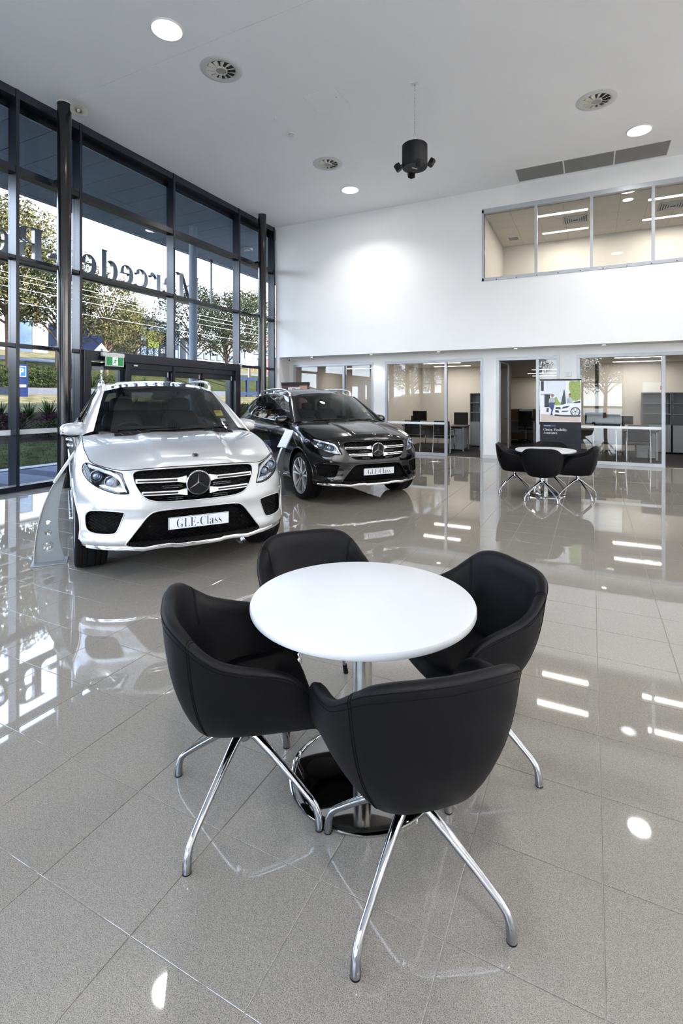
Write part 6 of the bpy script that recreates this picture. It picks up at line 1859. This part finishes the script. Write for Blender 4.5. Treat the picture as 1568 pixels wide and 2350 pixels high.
for y in np.arange(8.4, 30, 0.95):
    for x, kk, rw in ((-16.3, 'round', 'front'), (-17.2, 'purple', 'middle'), (-18.2, 'spiky', 'rear')):
        k2 = kk if rnd.random() < .7 else rnd.choice(['round', 'purple', 'spiky'])
        shrub(k2, x + rnd.uniform(-.3, .3), y + rnd.uniform(-.3, .3), rnd.uniform(.8, 1.25) * (1.3 if k2 == 'spiky' else 1.0), f'{nth((k2, rw))} {names[k2][0]} from the left in the {rw} garden row')
for y in np.arange(11, 24, 1.1):
    kk = 'round' if rnd.random() < .5 else 'spiky'
    shrub(kk, -26.0 + rnd.uniform(-.3, .3), y, rnd.uniform(1.5, 2.0), f'{nth((kk, "bank"))} big {names[kk][0]} from the left above the garden wall')
for y in (17.6, 18.5, 19.5, 20.6): shrub('round', -13.8 + rnd.uniform(-.3, .3), y, 1.9, f'{nth("near")} large green bush from the left near the far column')

# canopy over the entrance
cp = MB().box(-12.05, -8.75, -7, 30, 6.42, 6.75).obj('canopy', 'canopy_joint', kind='structure')
_cpm = MB().box(0.009, 1.641, 0.009, 0.591, -0.02, 0.0).mesh('soffit_panel'); _cpm.materials.append(MATS['canopy_grey'])
for i in range(2):
    for j in range(44):
        o = bpy.data.objects.new('soffit_panel', _cpm); COL.objects.link(o); o.parent = cp; o.location = (-12.05 + 1.65 * i, 1.6 + 0.6 * j, 6.42)
MB().box(-12.15, -12.05, -7, 30, 6.38, 6.9).obj('canopy_fascia', 'canopy_grey', kind='structure')
MB().box(-12.2, XR + 0.3, YR - 0.4, 26.2, 7.0, 7.25).obj('roof', 'canopy_grey', kind='structure')
for x, y, lb in ((-10.07, 10.8, 'grey round canopy pole outside, right of the entrance'), (-10.07, 16.8, 'further grey canopy pole outside beyond the back wall'), (-10.07, 2.2, 'grey canopy pole outside left of the picture')):
    o = empty('canopy_pole', (x, y, 0), label=lb, cat='pole', group='canopy poles outside')
    MB().lathe([(0.115, 0), (0.115, 6.4)], n=32).obj('shaft', 'canopy_grey', o, smooth=40)
    MB().lathe([(0.19, 0), (0.19, 0.02), (0.115, 0.03)], n=32).obj('base_flange', 'canopy_grey', o, smooth=30)
o = empty('canopy_downlight', (-9.9, 13.1, 6.40), label='round surface light under the dark outside canopy', cat='downlight')
MB().lathe([(0.13, 0), (0.16, -0.03), (0.15, -0.09), (0.12, -0.10), (0.10, -0.07)], n=32).obj('ring', 'grey_steel', o, smooth=40)
MB().lathe([(0, -0.07), (0.11, -0.07)], n=28).obj('lens', 'white_plastic', o)

# raised letters on the canopy edge, read from outside
mat('letter_steel', srgb(150, 154, 160), 0.22, 0.9, noise=(5, 0.03))
ADV = {'M': .944, 'e': .444, 'r': .444, 'c': .444, 'd': .556, 's': .389, '-': .333, 'B': .667, 'n': .556, 'z': .444}
_mm, _mn, _mx = text_mesh('M', 1.0, 0.0, -0.006)
SZ = 0.80 / (_mx[1] - _mn[1])
yc = 13.02
sgn = empty('sign_rail', (-11.85, 0, 4.70), label='dark horizontal rail carrying the big letters outside', cat='sign rail')
MB().box(-0.06, 0.06, -1.0, 14.0, -0.07, 0.07).obj('beam', 'dark_frame', sgn, bevel=0.004)
for yq in (2.0, 8.0, 13.6): MB().box(-0.03, 0.03, yq - 0.03, yq + 0.03, 0.07, 1.68).obj('hanger', 'dark_frame', sgn)
ORD = {0: 'first', 1: 'second'}
seen_e = 0
for ch in 'Mercedes-Benz':
    me, mn, mx_ = text_mesh(ch, SZ, 0.055, -0.013)
    if ch == 'e': seen_e += 1
    lb = {'M': 'big steel capital letter M outside behind the canopy pole', 'r': 'big steel letter r outside above the sliding doors', 'c': 'big steel letter c outside above the entrance', 'd': 'big steel letter d outside above the hinged door',
          's': 'big steel letter s outside behind the first black column', '-': 'big steel hyphen outside behind the first black column', 'B': 'big steel capital letter B outside left of the first column', 'n': 'big steel letter n outside left of the picture', 'z': 'big steel letter z outside left of the picture'}.get(ch)
    if ch == 'e': lb = ('big steel letter e outside, directly after the M', 'big steel letter e outside, between c and d', 'big steel letter e outside, between d and s', 'big steel letter e outside at the left picture edge')[seen_e - 1]
    o = mobj('sign_letter', me, 'letter_steel', None, label=lb, cat='letter', group='raised letters on the canopy sign')
    o.matrix_world = Matrix(((0, 0, -1, -11.85), (-1, 0, 0, yc), (0, 1, 0, 4.775 - min(0, mn[1]) * (1 if ch == '-' else 0)), (0, 0, 0, 1)))
    yc -= ADV[ch] * SZ
# far buildings
mat('far_white', srgb(130, 129, 126), 0.7, 0.0, 0.0, noise=(2, 0.03)); mat('far_grey', srgb(86, 90, 96), 0.7, 0.0, 0.0, noise=(2, 0.05)); mat('far_blue', srgb(34, 42, 58), 0.4, 0.0, 0.0, noise=(2, 0.06)); mat('far_dark', srgb(19, 22, 26), 0.4, 0.0, 0.0, noise=(2, 0.05)); mat('far_glass', srgb(63, 78, 97), 0.1, 0.2, noise=(2, 0.1)); mat('far_green', srgb(86, 98, 42), 0.6, 0.0, 0.0, noise=(2, 0.05))
def building(x0, x1, y0, y1, z0, z1, m, label, wins, name='far_building'):
    o = empty(name, (x1, (y0 + y1) / 2, z0), label=label, cat='building', group='buildings across the road')
    L = (y1 - y0) / 2
    MB().box(x0 - x1, 0, -L, L, -2, z1 - z0).obj('wall', m, o)
    MB().box(x0 - x1 - 0.2, 0.25, -L - 0.2, L + 0.2, z1 - z0, z1 - z0 + 0.25).obj('roof_edge', 'far_grey', o)
    for (a, b_, c, d) in wins:
        w_ = MB().box(0.0, 0.06, a, b_, c, d).obj('window', 'far_dark', o)
        MB().box(0.06, 0.08, a + 0.06, b_ - 0.06, c + 0.06, d - 0.06).obj('pane', 'far_glass', w_)
    return o
building(-60, -45, 22, 29.4, 5.6, 9.4, 'far_white', 'pale building with a dark entrance behind the left gum trees', [(1.0, 2.2, 0, 3.0), (-3.2, -1.6, 1.2, 2.6)])
bb = building(-62, -47, 40.5, 48.0, 6.0, 10.8, 'far_blue', 'dark blue building with window bands and a black sign', [(-3.5 + 1.0 * k, -2.6 + 1.0 * k, zz, zz + 1.1) for k in range(7) for zz in (0.6, 2.2, 3.6)])
MB().box(0.1, 0.2, 0.2, 1.7, 0.6, 3.4).obj('sign_panel', 'far_dark', bb)
MB().box(0.1, 0.2, -1.6, 0.1, 1.6, 3.6).obj('green_panel', 'far_green', bb)
for s_, zz in (('ni', 2.25), ('si', 1.05)):
    me, mn, mx_ = text_mesh(s_, 1.15, 0, 0.0, 1.0, ser=False)
    t_ = mobj('sign_lettering', me, 'far_white', bb, kind='stuff')
    t_.matrix_local = Matrix(((0, 0, 1, 0.22), (1, 0, 0, 0.35), (0, 1, 0, zz), (0, 0, 0, 1)))
building(-62, -46, 49.5, 58, 6.3, 9.2, 'far_white', 'long white building beyond the dark trees', [(-3.8 + 1.3 * k, -2.9 + 1.3 * k, 0.4, 1.3) for k in range(6)])
building(-75, -56, 70, 92, 7.6, 11.4, 'far_grey', 'grey shed far away near the back wall corner', [(-8 + 4 * k, -6 + 4 * k, 1.2, 2.6) for k in range(4)])
# signs, poles, wires
o = empty('parking_sign', (-24.0, 14.35, gz(-24.0)), label='blue parking sign on a navy post outside', cat='sign')
mat('sign_blue', srgb(30, 62, 130), 0.5, 0.0, 0.0, noise=(5, 0.03)); mat('post_navy', srgb(22, 30, 56), 0.4, 0.0, 0.0, noise=(5, 0.03))
MB().box(-0.1, 0.0, -0.22, 0.34, -0.3, 1.55).obj('post', 'post_navy', o, bevel=0.01)
MB().box(0.0, 0.012, -0.20, 0.24, 0.95, 1.45).obj('white_border', 'far_white', o); MB().box(0.012, 0.018, -0.17, 0.21, 0.98, 1.42).obj('blue_panel', 'sign_blue', o)
MB().box(0.0, 0.012, -0.20, 0.24, 0.45, 0.58).obj('lower_label', 'far_white', o)
me, mn, mx_ = text_mesh('P', 0.46, 0, 0.012, 1.0, ser=False)
t_ = mobj('sign_letter_p', me, 'far_white', o); t_.matrix_local = Matrix(((0, 0, 1, 0.02), (1, 0, 0, 0.02 - (mn[0] + mx_[0]) / 2), (0, 1, 0, 1.03), (0, 0, 0, 1)))
o = empty('gable_sign', (-27.5, 21.4, gz(-27.5)), label='small white house-shaped sign above the hinged door', cat='sign')
MB().prism([(-0.5, 1.9), (0.5, 1.9), (0.5, 2.15), (0, 2.65), (-0.5, 2.15)], -0.03, 0.03, 'x').obj('panel', 'far_white', o)
MB().box(-0.03, 0.03, -0.04, 0.04, -0.3, 1.9).obj('post', 'pole_white', o); MB().box(0.03, 0.036, -0.08, 0.08, 2.0, 2.3).obj('emblem', 'far_blue', o)
o = empty('street_sign_board', (-44, 58.8, gz(-44)), label='white sign board on red posts outside near the far column', cat='sign')
MB().box(-0.1, 0.1, -0.3, 5.6, 1.9, 4.0).obj('board', 'far_white', o); MB().box(0.1, 0.14, 0.3, 5.0, 2.35, 2.5).obj('text_line', 'far_blue', o)
for yq in (0.8, 4.4): MB().box(-0.15, -0.1 + 0.0, yq - 0.12, yq + 0.12, -1, 5.0).obj('post', 'sign_red', o)
me, mn, mx_ = text_mesh('NO', 0.9, 0, 0.01, 1.0, ser=False)
t_ = mobj('board_lettering', me, 'far_blue', o, kind='stuff'); t_.matrix_local = Matrix(((0, 0, 1, 0.15), (1, 0, 0, 3.2), (0, 1, 0, 2.7), (0, 0, 0, 1)))
o = empty('notice_board', (-28.0, 37.2, gz(-28)), label='plain white notice board on a post beyond the sliding doors', cat='sign')
MB().box(-0.03, 0.03, -0.55, 0.55, 1.9, 3.3).obj('board', 'far_white', o, bevel=0.02); MB().box(-0.06, -0.03, -0.05, 0.05, -0.3, 3.2).obj('post', 'pole_white', o)
for k, y in enumerate((30.2, 31.3, 32.4)):
    o = empty('flag_pole', (-40, y + 9.5, gz(-40)), label=('left', 'middle', 'right')[k] + ' one of three slim pale flag poles outside', cat='pole', group='flag poles across the road')
    MB().tube([(0, 0, 0), (0, 0, 5.2)], [0.06, 0.035], 8).obj('shaft', 'pole_white', o); MB().ball((0, 0, 5.25), 0.07, 10, 6).obj('finial', 'pole_white', o)
o = empty('barrier_rail', (-24.4, 31.0, gz(-24.4)), label='dark timber barrier rail by the road near the far column', cat='barrier')
for yq in (-0.2, 1.2, 2.6): MB().box(-0.08, 0.08, yq - 0.12, yq + 0.12, -0.3, 1.5).obj('post', 'far_blue', o)
MB().box(-0.06, 0.06, -0.4, 2.9, 1.3, 1.55).obj('rail', 'far_blue', o); MB().box(-0.06, 0.06, -0.4, 2.9, 0.1, 0.4).obj('rail', 'far_blue', o)
# street lamp and wires
o = empty('street_lamp', (-26.5, 19.2, gz(-26.5)), label='slim pale street lamp with slanted arm beyond the first column', cat='street lamp')
MB().tube([(0, 0, 0), (0, 0, 5.5)], [0.09, 0.06], 10).obj('pole', 'pole_white', o, smooth=50); MB().tube([(0, 0, 5.2), (0, -1.3, 7.0)], [0.05, 0.04], 8).obj('arm', 'pole_white', o); MB().box(-0.12, 0.12, -1.9, -1.25, 6.98, 7.1).obj('lamp_head', 'pole_white', o, bevel=0.03)
for k, (x, z) in enumerate(((-24.0, 7.25), (-24.3, 7.05), (-24.6, 6.75), (-24.2, 6.0))):
    pts = [(x, y, z + 0.0016 * (y - 22) ** 2 * 0.4 + 0.004 * (22 - y)) for y in np.linspace(2, 50, 25)]
    MB().tube(pts, 0.009, 6).obj('overhead_wire', 'pole_white', smooth=60, label=('top', 'second', 'third', 'lowest')[k] + ' of the pale overhead wires along the road', cat='wire', group='overhead wires along the road')
